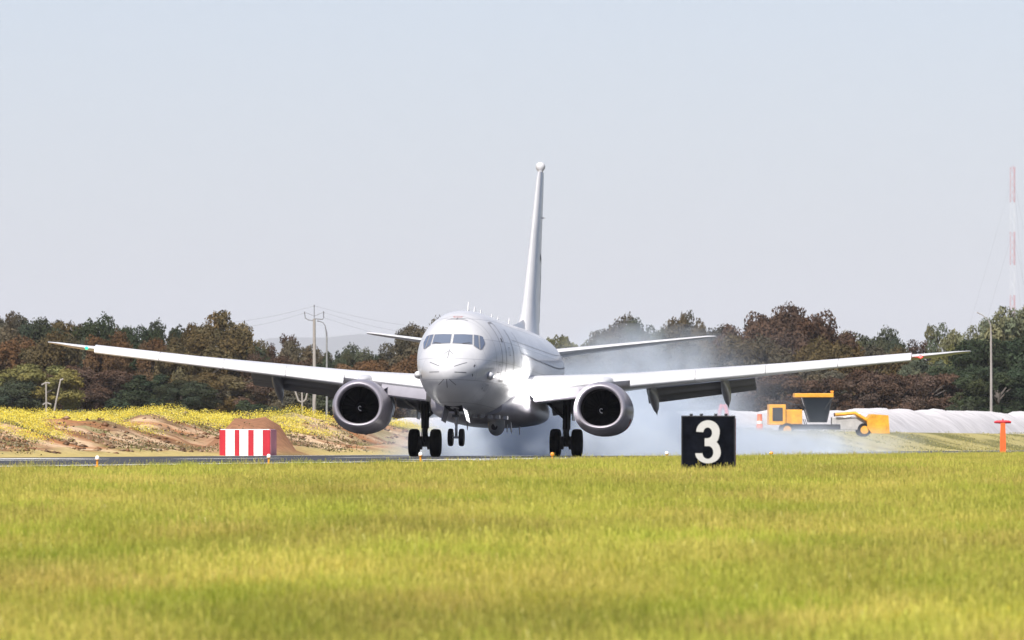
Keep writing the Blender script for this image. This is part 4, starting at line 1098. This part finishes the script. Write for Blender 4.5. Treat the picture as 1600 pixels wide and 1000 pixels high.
# ================================================================== VEGETATION
rng = np.random.default_rng(11)
def crown_mesh(name, seed, style):
    """leaf quads in clumps; unit size: 1 high overall, crown about 0.9 wide"""
    r = np.random.default_rng(seed)
    if style == 'round': nc_, nl, ls = 44, 620, 0.0175
    elif style == 'tall': nc_, nl, ls = 30, 520, 0.016
    elif style == 'open': nc_, nl, ls = 28, 380, 0.015
    elif style == 'cone': nc_, nl, ls = 40, 420, 0.017
    else: nc_, nl, ls = 16, 330, 0.05
    cen, cr = [], []
    for i in range(nc_):
        for _ in range(50):
            p = r.uniform(-1, 1, 3)
            if style == 'round': ok = np.linalg.norm(p) < 1 and np.linalg.norm(p) > 0.45; c = np.array([0, 0, 0.55]) + np.sign(p) * np.abs(p) ** 0.8 * np.array([0.42, 0.42, 0.36]); rad_ = r.uniform(0.085, 0.15)
            elif style == 'tall': ok = np.linalg.norm(p) < 1; c = np.array([0, 0, 0.62]) + p * np.array([0.30, 0.30, 0.33]); rad_ = r.uniform(0.07, 0.14)
            elif style == 'open': ok = np.linalg.norm(p) < 1 and np.linalg.norm(p) > 0.35; c = np.array([0, 0, 0.66]) + p * np.array([0.38, 0.38, 0.28]); rad_ = r.uniform(0.06, 0.115)
            elif style == 'cone':
                h = r.uniform(0.12, 0.93); a = r.uniform(0, 6.283); q = (1.0 - h) * 0.42 * math.sqrt(r.uniform(0.3, 1)); ok = True
                c = np.array([q * math.cos(a), q * math.sin(a), h]); rad_ = 0.05 + 0.12 * (1 - h)
            else: ok = np.linalg.norm(p) < 1; c = np.array([0, 0, 0.45]) + p * np.array([0.55, 0.55, 0.33]); rad_ = r.uniform(0.16, 0.24)
            if ok: break
        c[0] += 0.05 * math.sin(seed); cen.append(c); cr.append(rad_)
    V, Fc, CO = [], [], []
    base = 0
    for c, R in zip(cen, cr):
        n = int(nl * (R / 0.13) ** 1.3)
        d = r.normal(size=(n, 3)); d /= np.linalg.norm(d, axis=1)[:, None]
        rr = R * (0.55 + 0.5 * r.random(n) ** 0.6) * (1 + 0.22 * np.sin(d[:, 0] * 5 + seed) * np.cos(d[:, 2] * 6))
        p = c + d * rr[:, None] * np.array([1.05, 1.05, 0.85])
        nrm = d * 0.8 + np.array([0, 0, 0.25]) + r.normal(size=(n, 3)) * 0.55; nrm /= np.linalg.norm(nrm, axis=1)[:, None]
        u = np.cross(nrm, r.normal(size=(n, 3))); u /= np.linalg.norm(u, axis=1)[:, None]; w = np.cross(nrm, u)
        s = ls * r.uniform(0.55, 1.15, n)[:, None]
        q = np.stack([p - u * s * 1.25, p - w * s * 0.62, p + u * s * 1.25, p + w * s * 0.62], 1)
        V.append(q.reshape(-1, 3)); Fc.append(base + np.arange(4 * n).reshape(n, 4)); base += 4 * n
        tone = r.uniform(0.75, 1.25) ; hue = r.normal(0, 0.07)
        lt = tone * r.uniform(0.93, 1.07, n)
        co = np.stack([lt * (1 + hue), lt, lt * (1 - hue), np.ones(n)], 1)
        CO.append(np.repeat(co, 4, axis=0))
    me = np_mesh(name, np.concatenate(V), np.concatenate(Fc), None, link=False, cols=np.concatenate(CO))
    return me, cen
def trunk_mesh(name, cen, seed, style):
    r = random.Random(seed); mb = MB()
    if style == 'bush':
        for i in range(4):
            c = cen[i % len(cen)]; mb.tube([(0.02 * i - 0.03, 0, -0.05), tuple(c * 0.6), tuple(c)], [0.02, 0.014, 0.004], 5)
    else:
        top = 0.86 if style == 'cone' else 0.62
        tp = [(0, 0, -0.05), (0.012, 0.01, 0.2), (-0.01, 0.015, top * 0.6), (0.015, 0, top)]
        mb.tube(tp, [0.034, 0.026, 0.019, 0.006], 8)
        for i in range(0, len(cen), 3):
            c = cen[i]; h = max(0.18, min(top * 0.85, c[2] - 0.16 - 0.1 * r.random()))
            mb.tube([(0, 0.01, h), tuple((np.array([0, 0, h]) * 0.45 + c * 0.55) + np.array([0, 0, 0.02])), tuple(c)], [0.014, 0.009, 0.003], 5)
    me = bpy.data.meshes.new(name); me.from_pydata(mb.v, [], mb.f); me.update()
    return me
m_bark = mat('bark', (0.10, 0.085, 0.075), 0.9, var=0.35, scale=0.3)
COLS = {'rust-brown': (0.108, 0.064, 0.034), 'purple-brown': (0.082, 0.054, 0.040), 'dark green': (0.034, 0.046, 0.026), 'olive-brown': (0.098, 0.076, 0.038),
        'olive': (0.135, 0.125, 0.045), 'grey-green': (0.080, 0.090, 0.060), 'grey-brown': (0.088, 0.076, 0.052), 'sage green': (0.135, 0.140, 0.082), 'dusky green': (0.048, 0.058, 0.036)}
LM = {k: leaf_mat('foliage_' + k.replace(' ', '_').replace('-', '_'), tuple(1.16 * x for x in c), 0.22, attr='col', obvar=0.18, gloss=0.0) for k, c in COLS.items()}
PROTO = {}
for st, ns in (('round', 4), ('tall', 3), ('open', 2), ('cone', 2), ('bush', 3)):
    PROTO[st] = []
    for i in range(ns):
        cm, cen = crown_mesh('crown_mesh', 100 + 17 * i + len(st) * 5, st)
        cm.materials.append(LM['olive'])
        tm_ = trunk_mesh('trunk_mesh', cen, i, st); tm_.materials.append(m_bark)
        PROTO[st].append((cm, tm_))
def tree(px, top, d, wpx, col, style, label, group=None, rs=None):
    rs = rs or random.Random(int(px * 7 + top * 3 + d))
    X = (px - 800) / F * d; z = hz(X, d); H = EYE + (HOR - top) / F * d - z
    cm, tm_ = rs.choice(PROTO[style])
    t = empty('shrub' if style == 'bush' else 'tree', (X, d, z - 0.05), (0, 0, rs.uniform(0, 6.28)), label, 'shrub' if style == 'bush' else 'tree', group)
    wf = {'round': 1.02, 'tall': 0.82, 'open': 0.95, 'cone': 0.78, 'bush': 1.35}[style]
    sx = wpx / F * d / wf
    zt = {'round': 1.02, 'tall': 1.0, 'open': 1.0, 'cone': 1.0, 'bush': 0.95}[style]
    t.scale = (sx, sx * rs.uniform(0.9, 1.1), H / zt)
    c = bpy.data.objects.new('crown', cm); COL.objects.link(c); c.parent = t
    c.material_slots[0].link = 'OBJECT'; c.material_slots[0].material = LM[col]
    k = bpy.data.objects.new('trunk', tm_); COL.objects.link(k); k.parent = t
    return t

# skyline trees: (x, top, crown width, colour, style); then middle and front rows
BACK = [(-180, 492, 80, 'olive-brown', 'round'), (-105, 484, 90, 'dusky green', 'round'), (1710, 476, 80, 'sage green', 'round'), (1780, 488, 80, 'grey-green', 'round'), (-30, 486, 80, 'grey-brown', 'round'), (18, 480, 62, 'grey-brown', 'round'), (66, 489, 70, 'dusky green', 'round'), (108, 486, 66, 'olive-brown', 'round'), (152, 486, 62, 'dark green', 'round'),
        (190, 508, 50, 'grey-brown', 'round'), (222, 495, 58, 'dark green', 'round'), (262, 496, 60, 'dusky green', 'round'), (300, 498, 56, 'olive-brown', 'round'), (345, 473, 66, 'olive-brown', 'tall'), (378, 500, 56, 'olive-brown', 'tall'),
        (404, 530, 46, 'olive-brown', 'round'), (442, 511, 46, 'purple-brown', 'open'), (470, 527, 48, 'grey-brown', 'round'), (500, 541, 44, 'grey-brown', 'round'), (526, 539, 40, 'dusky green', 'open'), (558, 534, 50, 'grey-green', 'round'), (598, 545, 40, 'dusky green', 'round'),
        (628, 505, 50, 'grey-brown', 'tall'), (668, 492, 66, 'grey-brown', 'round'), (714, 512, 60, 'purple-brown', 'round'), (760, 510, 70, 'grey-brown', 'round'), (806, 512, 60, 'olive-brown', 'round'),
        (872, 515, 52, 'olive', 'round'), (914, 524, 48, 'olive', 'round'), (944, 508, 60, 'grey-brown', 'tall'), (975, 487, 64, 'grey-brown', 'round'), (1010, 488, 56, 'grey-green', 'open'), (1052, 489, 52, 'grey-brown', 'round'), (1086, 476, 40, 'grey-brown', 'open'),
        (1132, 500, 60, 'grey-brown', 'round'), (1166, 486, 74, 'purple-brown', 'round'), (1212, 472, 80, 'purple-brown', 'round'), (1256, 470, 84, 'purple-brown', 'round'), (1302, 498, 70, 'purple-brown', 'round'), (1322, 510, 40, 'olive', 'round'), (1365, 507, 66, 'grey-green', 'round'), (1398, 520, 40, 'grey-green', 'open'),
        (1440, 524, 54, 'purple-brown', 'open'), (1478, 496, 52, 'sage green', 'open'), (1522, 488, 62, 'sage green', 'open'), (1568, 474, 66, 'sage green', 'tall'), (1606, 470, 66, 'sage green', 'round'), (1650, 480, 70, 'sage green', 'round')]
MID = [(-150, 520, 90, 'grey-brown', 'round'), (-75, 516, 90, 'olive-brown', 'round'), (1690, 518, 100, 'dark green', 'round'), (1770, 524, 100, 'grey-brown', 'round'), (-8, 520, 70, 'rust-brown', 'round'), (38, 520, 72, 'rust-brown', 'round'), (84, 512, 70, 'olive-brown', 'round'), (128, 516, 62, 'grey-green', 'round'), (166, 512, 58, 'rust-brown', 'round'), (206, 530, 60, 'dark green', 'round'), (246, 522, 54, 'rust-brown', 'round'), (288, 530, 66, 'olive-brown', 'round'),
       (335, 506, 80, 'olive-brown', 'round'), (372, 528, 66, 'dusky green', 'round'), (418, 548, 56, 'purple-brown', 'round'), (462, 552, 60, 'purple-brown', 'round'), (508, 562, 60, 'dusky green', 'round'), (556, 556, 60, 'rust-brown', 'round'), (604, 552, 64, 'rust-brown', 'round'), (650, 548, 60, 'rust-brown', 'round'),
       (712, 552, 70, 'purple-brown', 'round'), (776, 552, 70, 'grey-brown', 'round'), (840, 548, 70, 'grey-brown', 'round'), (898, 542, 62, 'olive-brown', 'round'), (950, 528, 70, 'grey-brown', 'round'), (1004, 524, 72, 'olive-brown', 'round'), (1060, 524, 72, 'grey-brown', 'round'),
       (1118, 518, 80, 'olive-brown', 'round'), (1176, 520, 86, 'grey-brown', 'round'), (1236, 512, 90, 'purple-brown', 'round'), (1296, 522, 80, 'olive-brown', 'round'), (1350, 532, 72, 'grey-brown', 'round'), (1402, 538, 66, 'olive-brown', 'round'), (1446, 552, 56, 'grey-green', 'round'), (1498, 530, 70, 'olive', 'round'), (1556, 514, 96, 'dark green', 'round'), (1612, 516, 90, 'dark green', 'round')]
FRONT = [(-170, 570, 90, 'purple-brown', 'round'), (-90, 574, 90, 'dusky green', 'round'), (1700, 566, 100, 'dark green', 'round'), (1780, 570, 100, 'purple-brown', 'round'), (-10, 575, 70, 'dusky green', 'round'), (62, 562, 84, 'olive', 'round'), (20, 590, 60, 'dusky green', 'round'), (112, 566, 66, 'purple-brown', 'round'), (158, 570, 78, 'purple-brown', 'round'), (128, 596, 70, 'purple-brown', 'round'), (212, 582, 66, 'dark green', 'cone'), (246, 578, 66, 'dark green', 'cone'), (282, 590, 70, 'dusky green', 'round'), (326, 578, 84, 'olive-brown', 'round'),
         (376, 590, 76, 'grey-brown', 'round'), (426, 590, 72, 'purple-brown', 'round'), (478, 590, 76, 'grey-brown', 'round'), (532, 592, 72, 'dusky green', 'round'), (586, 588, 76, 'purple-brown', 'round'), (640, 588, 72, 'grey-brown', 'round'), (700, 585, 80, 'purple-brown', 'round'), (770, 585, 80, 'grey-brown', 'round'), (840, 585, 80, 'purple-brown', 'round'), (900, 582, 76, 'grey-brown', 'round'), (956, 578, 80, 'purple-brown', 'round'),
         (1018, 574, 84, 'purple-brown', 'round'), (1080, 572, 90, 'grey-brown', 'round'), (1146, 574, 90, 'purple-brown', 'round'), (1212, 572, 92, 'purple-brown', 'round'), (1280, 570, 92, 'grey-brown', 'round'), (1344, 572, 84, 'purple-brown', 'round'), (1396, 580, 76, 'purple-brown', 'round'), (1448, 574, 72, 'purple-brown', 'round'), (1504, 560, 80, 'dark green', 'round'), (1560, 566, 92, 'dark green', 'round'), (1618, 570, 90, 'dark green', 'round')]
MARKS = [(110, 'the left wing tip'), (300, 'the left wing'), (430, 'the left flap'), (500, 'the power pole'), (600, 'the left engine'), (680, 'the cockpit'), (780, 'the fuselage'), (850, 'the tail fin'), (940, 'the right engine'), (1030, 'the right tailplane'), (1130, 'the number sign'), (1290, 'the yellow loader'), (1420, 'the red light'), (1510, 'the right wing tip'), (1620, 'the tall pole')]
def ordinal(n): return ['first', 'second', 'third', 'fourth', 'fifth', 'sixth', 'seventh', 'eighth', 'ninth', 'tenth', 'eleventh', 'twelfth', 'thirteenth', 'fourteenth', 'fifteenth', 'sixteenth'][n]
def plant_row(row, rowname, dbase, dj, kind):
    cnt = {}; tot = {}
    for r_ in sorted(row): tot[r_[3]] = tot.get(r_[3], 0) + 1
    for i, (px, top, w, col, st) in enumerate(sorted(row)):
        near = min(MARKS, key=lambda m_: abs(m_[0] - px))[1]
        k = cnt.get(col, 0); cnt[col] = k + 1
        form = {'round': 'bushy', 'tall': 'upright', 'open': 'open-crowned', 'cone': 'conical'}[st]
        if tot[col] == 1: lab = 'the only %s tree of the %s, %s, behind %s' % (col, rowname, form, near)
        else: lab = '%s tree behind %s, %s %s from left in %s' % (col, near, ordinal(k), col, rowname)
        rs = random.Random(i * 13 + int(dbase))
        tree(px, top, dbase + rs.uniform(-dj, dj), w * 1.62, col, st, lab, kind, rs)
plant_row(BACK, 'skyline row', 1650, 45, 'trees on the skyline')
plant_row(MID, 'middle row', 1570, 25, 'trees in the middle of the wood')
plant_row(FRONT, 'front row', 1500, 15, 'trees along the front of the wood')
# low scrub at the foot of the wood
SHR = [(395, 622, 'dark green', 'green shrub behind the dirt mound to the right of the striped hut'), (118, 636, 'grey-green', 'grey-green shrub at the foot of the wood right of the leaning post'), (8, 634, 'dusky green', 'dark shrub at the foot of the wood at the left edge'),
       (440, 632, 'dusky green', 'dark shrub under the left wing by its hanging flap fairing'), (1560, 626, 'dark green', 'dark green shrub at the foot of the tall bare pole'), (1500, 622, 'dusky green', 'dark shrub behind the white heap left of the tall bare pole'), (1420, 624, 'purple-brown', 'purple-brown shrub behind the white heap under the red light')]
for px, top, col, lab in SHR:
    tree(px, top, 1470, 62, col, 'bush', lab, 'scrub at the foot of the wood')

# ---- flowering weeds on the heap of earth, and dark shrubs in it
def scatter(n, d0, d1, x0p, x1p, fn):
    out = []
    d = rng.uniform(d0, d1, n); px = rng.uniform(x0p, x1p, n); X = (px - 800) / F * d
    o = (X - PX - TY * (d - PD)) * CY; v = FAR - o
    keep = fn(X, d, v, px); return X[keep], d[keep], v[keep]
def card_field(name, X, d, hmin, hmax, size, n_per, cols, m, spread=0.25):
    N = len(X) * n_per
    Xr = np.repeat(X, n_per) + rng.normal(0, spread, N); dr = np.repeat(d, n_per) + rng.normal(0, spread, N)
    z = height(Xr, dr); h = rng.uniform(hmin, hmax, len(X)).repeat(n_per) * rng.random(N) ** 0.55
    p = np.stack([Xr, dr, z + h], 1)
    nrm = rng.normal(size=(N, 3)) + np.array([0, -0.5, 0.5]); nrm /= np.linalg.norm(nrm, axis=1)[:, None]
    u = np.cross(nrm, rng.normal(size=(N, 3))); u /= np.linalg.norm(u, axis=1)[:, None]; w = np.cross(nrm, u)
    s = size * rng.uniform(0.5, 1.2, N)[:, None]
    q = np.stack([p - u * s, p - w * s * 0.7, p + u * s, p + w * s * 0.7], 1).reshape(-1, 3)
    ci = rng.integers(0, len(cols), N); co = np.array(cols)[ci] * rng.uniform(0.75, 1.2, N)[:, None]
    # stems stay green: lower cards take the leaf colour
    low = (h < 0.38 * np.repeat(rng.uniform(hmin, hmax, len(X)), n_per)); co[low] = np.array((0.16, 0.17, 0.05)) * rng.uniform(0.7, 1.3, low.sum())[:, None]
    co = np.concatenate([co, np.ones((N, 1))], 1)
    o = np_mesh(name, q, np.arange(4 * N).reshape(N, 4), m, cols=np.repeat(co, 4, axis=0))
    return tag(o, kind='stuff')
m_flower = leaf_mat('weed_petals', (1, 1, 1), 0.35, attr='col', obvar=0.0)
def on_top(X, d, v, px):
    pat = fbm(X * 0.9 + 3, d * 0.22, 5.0)
    return (((X - MX_) / 1.9) ** 2 + ((d - MD_) / 15) ** 2 > 1) & (v > 3.6 + 5.0 * fbm(X * 1.1 + 20, d * 0.3, 3.0) * 1.6) & (v < 24) & (pat > 0.38) & (d < 790)
fx, fd, _ = scatter(16000, 505, 800, -60, 740, on_top)
card_field('yellow_wildflowers', fx, fd, 0.18, 0.55, 0.03, 60, [(0.72, 0.60, 0.05), (0.76, 0.66, 0.10), (0.68, 0.55, 0.05), (0.62, 0.58, 0.17)], m_flower, 0.34)
def low_weeds(X, d, v, px):
    return (v > 2.5) & (v < 9) & (fbm(X * 1.2 + 60, d * 0.3, 2.9) > 0.58) & (d < 760)
fx, fd, _ = scatter(7000, 505, 740, -60, 700, low_weeds)
card_field('dry_weeds', fx, fd, 0.08, 0.35, 0.05, 12, [(0.16, 0.13, 0.06), (0.11, 0.10, 0.05), (0.22, 0.16, 0.08)], m_flower)
def far_verge(X, d, v, px):
    return (v > 0.4) & (v < 14) & (fbm(X, d * 0.1, 6.0) > 0.46)
fx, fd, _ = scatter(9000, 760, 1400, 640, 1650, far_verge)
card_field('dry_verge_grass', fx, fd, 0.05, 0.22, 0.06, 8, [(0.42, 0.36, 0.13), (0.34, 0.31, 0.10), (0.24, 0.23, 0.08)], m_flower, 0.35)

# clods and stones on the dug earth
cx_, cd_, _ = scatter(5200, 505, 760, -60, 720, lambda X, d, v, px: (v > 3.0) & (v < 14) & (fbm(X * 1.5 + 9, d * 0.5, 2.5) > 0.45))
nC = len(cx_); oct_ = np.array([(1, 0, 0), (0, 1, 0), (-1, 0, 0), (0, -1, 0), (0, 0, 1), (0, 0, -1)], float)
jit = oct_[None] * rng.uniform(0.5, 1.3, (nC, 6, 1)) * (rng.uniform(0.03, 0.16, nC) ** 1.0)[:, None, None] * np.array([1.3, 1.0, 0.8])
cv = (jit + np.stack([cx_, cd_, height(cx_, cd_) + 0.01], 1)[:, None, :]).reshape(-1, 3)
ft_ = np.array([(0, 1, 4), (1, 2, 4), (2, 3, 4), (3, 0, 4), (1, 0, 5), (2, 1, 5), (3, 2, 5), (0, 3, 5)])
cf = (np.arange(nC)[:, None, None] * 6 + ft_[None]).reshape(-1, 3)
cc = np.array([(0.40, 0.26, 0.15), (0.22, 0.11, 0.055), (0.15, 0.09, 0.05), (0.32, 0.22, 0.14)])[rng.integers(0, 4, nC)]
tag(np_mesh('earth_clods', cv, cf, m_flower, cols=np.repeat(np.concatenate([cc, np.ones((nC, 1))], 1), 6, axis=0)), kind='stuff')

# ---- foreground grass: tufts of blades scattered over the field
def tuft(seed, nb, tall):
    r = np.random.default_rng(seed); V, Fc, CO = [], [], []; b = 0
    for i in range(nb):
        a = r.uniform(0, 6.283); rr = 0.30 * math.sqrt(r.random()); x, y = rr * math.cos(a), rr * math.sin(a)
        h = tall * r.uniform(0.45, 1.0); lean = r.normal(0, 0.45) + 0.25; la = r.uniform(0, 6.283) if r.random() < 0.6 else r.normal(0.2, 0.5)
        dx, dy = math.cos(la) * lean * h, math.sin(la) * lean * h
        wa = r.uniform(0, 3.1416); w = r.uniform(0.0015, 0.0035); wx, wy = w * math.cos(wa), w * math.sin(wa)
        seedhead = r.random() < 0.15
        if seedhead: h *= 1.65; dx *= 0.6; dy *= 0.6
        pts = []
        for k, (f, ws) in enumerate(((0, 1), (0.4, 0.9), (0.75, 0.65), (1.0, 0.12))):
            if seedhead: ws = (0.45, 0.4, 0.5, 1.3)[k]
            bx, by, bz = x + dx * f ** 1.9, y + dy * f ** 1.9, h * f * (1 - 0.12 * lean * lean * f)
            pts += [(bx - wx * ws, by - wy * ws, bz), (bx + wx * ws, by + wy * ws, bz)]
        V += pts; Fc += [(b, b + 1, b + 3, b + 2), (b + 2, b + 3, b + 5, b + 4), (b + 4, b + 5, b + 7, b + 6)]; b += 8
        t = r.random()
        if seedhead: c = (1.7, 1.5, 2.8)
        elif t < 0.34: c = (1.5, 1.30, 1.4)
        elif t < 0.6: c = (1.15, 1.08, 0.9)
        else: c = (0.72, 0.92, 0.7)
        j = r.uniform(0.8, 1.2); CO += [(c[0] * j, c[1] * j, c[2] * j, 1)] * 8
    return np_mesh('grass_tuft', np.array(V), np.array(Fc), m_grass, link=False, cols=np.array(CO))
m_grass = leaf_mat('grass_blades', (0.345, 0.352, 0.030), 0.50, attr='col', obvar=0.10, nscale=0.22, namt=0.28, gloss=0.015)
tufts = [bpy.data.objects.new('grass_tuft', tuft(40 + i, 90, 0.15 if i < 4 else 0.19)) for i in range(6)]
P_, Sc, Rt, Id = [], [], [], []
for d0, d1, dens in ((70, 140, 19), (140, 210, 15), (210, 300, 11), (300, 420, 7), (420, 720, 4)):
    n = int((d1 - d0) * (0.0389 * 2 * (d1) * 1.12 + 28) * dens)
    d = rng.uniform(d0, d1, n); hw__ = 0.0389 * 1.12 * d + 14
    X = rng.uniform(-1, 1, n) * (0.0389 * 1.12 * d1 + 14); k = np.abs(X) < hw__
    X, d = X[k], d[k]; o = (X - PX - TY * (d - PD)) * CY
    k = (o > NEAR + 0.35 + 0.5 * (vnoise(X, d, 3.0))) ; X, d, o = X[k], d[k], o[k]
    s = rng.uniform(0.7, 1.2, len(X)) * (0.72 + 0.6 * fbm(X, d * 0.5, 5.0)) * np.where(o < NEAR + 3, 0.72, 1.0)
    P_.append(np.stack([X, d, height(X, d) - 0.015], 1)); Sc.append(s); Rt.append(rng.uniform(0, 6.283, len(X))); Id.append(rng.integers(0, 6, len(X)))
P_ = np.concatenate(P_); Sc = np.concatenate(Sc); Rt = np.concatenate(Rt); Id = np.concatenate(Id)
gm = bpy.data.meshes.new('grass'); gm.vertices.add(len(P_)); gm.vertices.foreach_set('co', P_.astype(np.float32).ravel())
for nme, typ, arr in (('tsc', 'FLOAT', Sc), ('trot', 'FLOAT', Rt), ('tid', 'INT', Id)):
    a = gm.attributes.new(nme, typ, 'POINT'); a.data.foreach_set('value', arr.astype(np.int32 if typ == 'INT' else np.float32))
gm.materials.append(m_grass)
grass = bpy.data.objects.new('grass', gm); COL.objects.link(grass); tag(grass, kind='stuff')
ng_ = bpy.data.node_groups.new('grass_scatter', 'GeometryNodeTree')
ng_.interface.new_socket('Geometry', in_out='INPUT', socket_type='NodeSocketGeometry')
ng_.interface.new_socket('Geometry', in_out='OUTPUT', socket_type='NodeSocketGeometry')
gi = ng_.nodes.new('NodeGroupInput'); go = ng_.nodes.new('NodeGroupOutput')
iop = ng_.nodes.new('GeometryNodeInstanceOnPoints'); iop.inputs['Pick Instance'].default_value = True
gti = ng_.nodes.new('GeometryNodeJoinGeometry')
for t_ in reversed(tufts):
    oi = ng_.nodes.new('GeometryNodeObjectInfo'); oi.inputs['Object'].default_value = t_; oi.inputs['As Instance'].default_value = True
    ng_.links.new(oi.outputs['Geometry'], gti.inputs[0])
def na(n_, t_):
    x = ng_.nodes.new('GeometryNodeInputNamedAttribute'); x.data_type = t_; x.inputs['Name'].default_value = n_
    return [o for o in x.outputs if o.enabled and o.name == 'Attribute'][0]
cx = ng_.nodes.new('ShaderNodeCombineXYZ'); ng_.links.new(na('trot', 'FLOAT'), cx.inputs['Z'])
ng_.links.new(gi.outputs[0], iop.inputs['Points']); ng_.links.new(gti.outputs[0], iop.inputs['Instance'])
ng_.links.new(na('tid', 'INT'), iop.inputs['Instance Index']); ng_.links.new(cx.outputs[0], iop.inputs['Rotation']); ng_.links.new(na('tsc', 'FLOAT'), iop.inputs['Scale'])
ng_.links.new(iop.outputs[0], go.inputs[0])
mod = grass.modifiers.new('scatter', 'NODES'); mod.node_group = ng_

fx, fd, _ = scatter(420, 101, 118, 1400, 1640, lambda X, d, v, px: fbm(X * 2, d * 0.4, 2.0) > 0.42)
card_field('field_flowers', fx, fd, 0.10, 0.20, 0.012, 12, [(0.62, 0.50, 0.035), (0.66, 0.55, 0.06)], m_flower, 0.08)
# ---- tyre smoke behind the main wheels
def smoke_mat():
    m = bpy.data.materials.new('tyre_smoke'); m.use_nodes = True
    nt = m.node_tree; nt.nodes.clear(); N = nt.nodes.new; Lk = nt.links.new
    out = N('ShaderNodeOutputMaterial'); p = N('ShaderNodeVolumePrincipled')
    p.inputs['Color'].default_value = (0.82, 0.90, 1.0, 1); p.inputs['Anisotropy'].default_value = 0.0
    tc = N('ShaderNodeTexCoord'); sx = N('ShaderNodeSeparateXYZ'); Lk(tc.outputs['Object'], sx.inputs[0])
    def ma(op, a, b=None, c=None, clamp=False):
        n = N('ShaderNodeMath'); n.operation = op; n.use_clamp = clamp
        for i, v in enumerate((a, b, c)):
            if v is None: continue
            if isinstance(v, (int, float)): n.inputs[i].default_value = v
            else: Lk(v, n.inputs[i])
        return n.outputs[0]
    def ss(v, a, b):
        n = N('ShaderNodeMapRange'); n.interpolation_type = 'SMOOTHSTEP'; n.inputs[1].default_value = a; n.inputs[2].default_value = b
        n.inputs[3].default_value = 0; n.inputs[4].default_value = 1; Lk(v, n.inputs[0]); return n.outputs[0]
    x, y, z = sx.outputs[0], sx.outputs[1], sx.outputs[2]     # local: y along the runway away from the wheels, x to the right, z up
    mp = N('ShaderNodeMapping'); mp.inputs['Scale'].default_value = (0.40, 0.13, 0.46); Lk(tc.outputs['Object'], mp.inputs['Vector'])
    nz = N('ShaderNodeTexNoise'); nz.inputs['Scale'].default_value = 1.0; nz.inputs['Detail'].default_value = 4.0; nz.inputs['Roughness'].default_value = 0.58; nz.inputs['Distortion'].default_value = 0.5
    Lk(mp.outputs[0], nz.inputs['Vector'])
    n = nz.outputs['Fac']
    # plume top rises with distance behind the wheels, then sinks to the right where it has drifted
    top = ma('ADD', ma('MULTIPLY', ss(y, 0, 20), 4.6), 1.7)
    top = ma('MULTIPLY', top, ma('SUBTRACT', 1.0, ma('MULTIPLY', ss(x, 8.0, 12.5), 0.72)))
    top = ma('MULTIPLY', top, ma('ADD', 0.62, ma('MULTIPLY', ss(x, -3.0, 3.0), 0.38)))
    top = ma('MULTIPLY', top, ma('ADD', 0.45, ma('MULTIPLY', n, 1.1)))
    hfac = ma('SUBTRACT', 1.0, ss(ma('DIVIDE', z, top), 0.35, 1.0))
    side = ma('MULTIPLY', ss(x, -6.5, -1.5), ma('SUBTRACT', 1.0, ma('MULTIPLY', ss(x, 4.5, 15.0), 1.0)))
    ends = ma('MULTIPLY', ss(y, 0.2, 7.0), ma('SUBTRACT', 1.0, ss(y, 48.0, 66.0)))
    lump = ss(n, 0.40, 0.59)
    dens = ma('MULTIPLY', ma('MULTIPLY', hfac, side), ma('MULTIPLY', ends, lump))
    dens = ma('MULTIPLY', dens, ma('SUBTRACT', 1.0, ma('MULTIPLY', ma('MULTIPLY', ss(x, 3.2, 6.8), ss(z, 0.5, 1.5)), 0.95)))
    dens = ma('MULTIPLY', dens, ma('ADD', SMOKE * 0.55, ma('MULTIPLY', ma('SUBTRACT', 1.0, ss(z, 0.6, 3.0)), SMOKE)))
    for x0 in (-2.86, 2.86):       # dense rolls trailing from each pair of tyres
        r_ = ma('DIVIDE', ma('ABSOLUTE', ma('SUBTRACT', x, ma('ADD', x0, ma('MULTIPLY', y, 0.10)))), ma('ADD', 0.7, ma('MULTIPLY', y, 0.14)))
        q_ = ma('MULTIPLY', ma('SUBTRACT', 1.0, ss(r_, 0.25, 1.0)), ma('SUBTRACT', 1.0, ss(ma('DIVIDE', z, ma('ADD', 0.6, ma('MULTIPLY', y, 0.16))), 0.3, 1.0)))
        q_ = ma('MULTIPLY', ma('MULTIPLY', q_, ss(y, 0.1, 2.0)), ma('MULTIPLY', ma('SUBTRACT', 1.0, ss(y, 14.0, 30.0)), lump))
        dens = ma('ADD', dens, ma('MULTIPLY', q_, SMOKE * 3.0))
    Lk(dens, p.inputs['Density']); Lk(p.outputs[0], out.inputs['Volume'])
    return m
SMOKE = 0.15
mb = MB(); mb.box((6.0, 34.0, 2.85), (26.0, 68.0, 5.66))
sm = mb.build('tyre_smoke', smoke_mat()); sm.location = (PX, PD + 1.5, 0.02); sm.rotation_euler = (0, 0, -YAW)
tag(sm, kind='stuff')
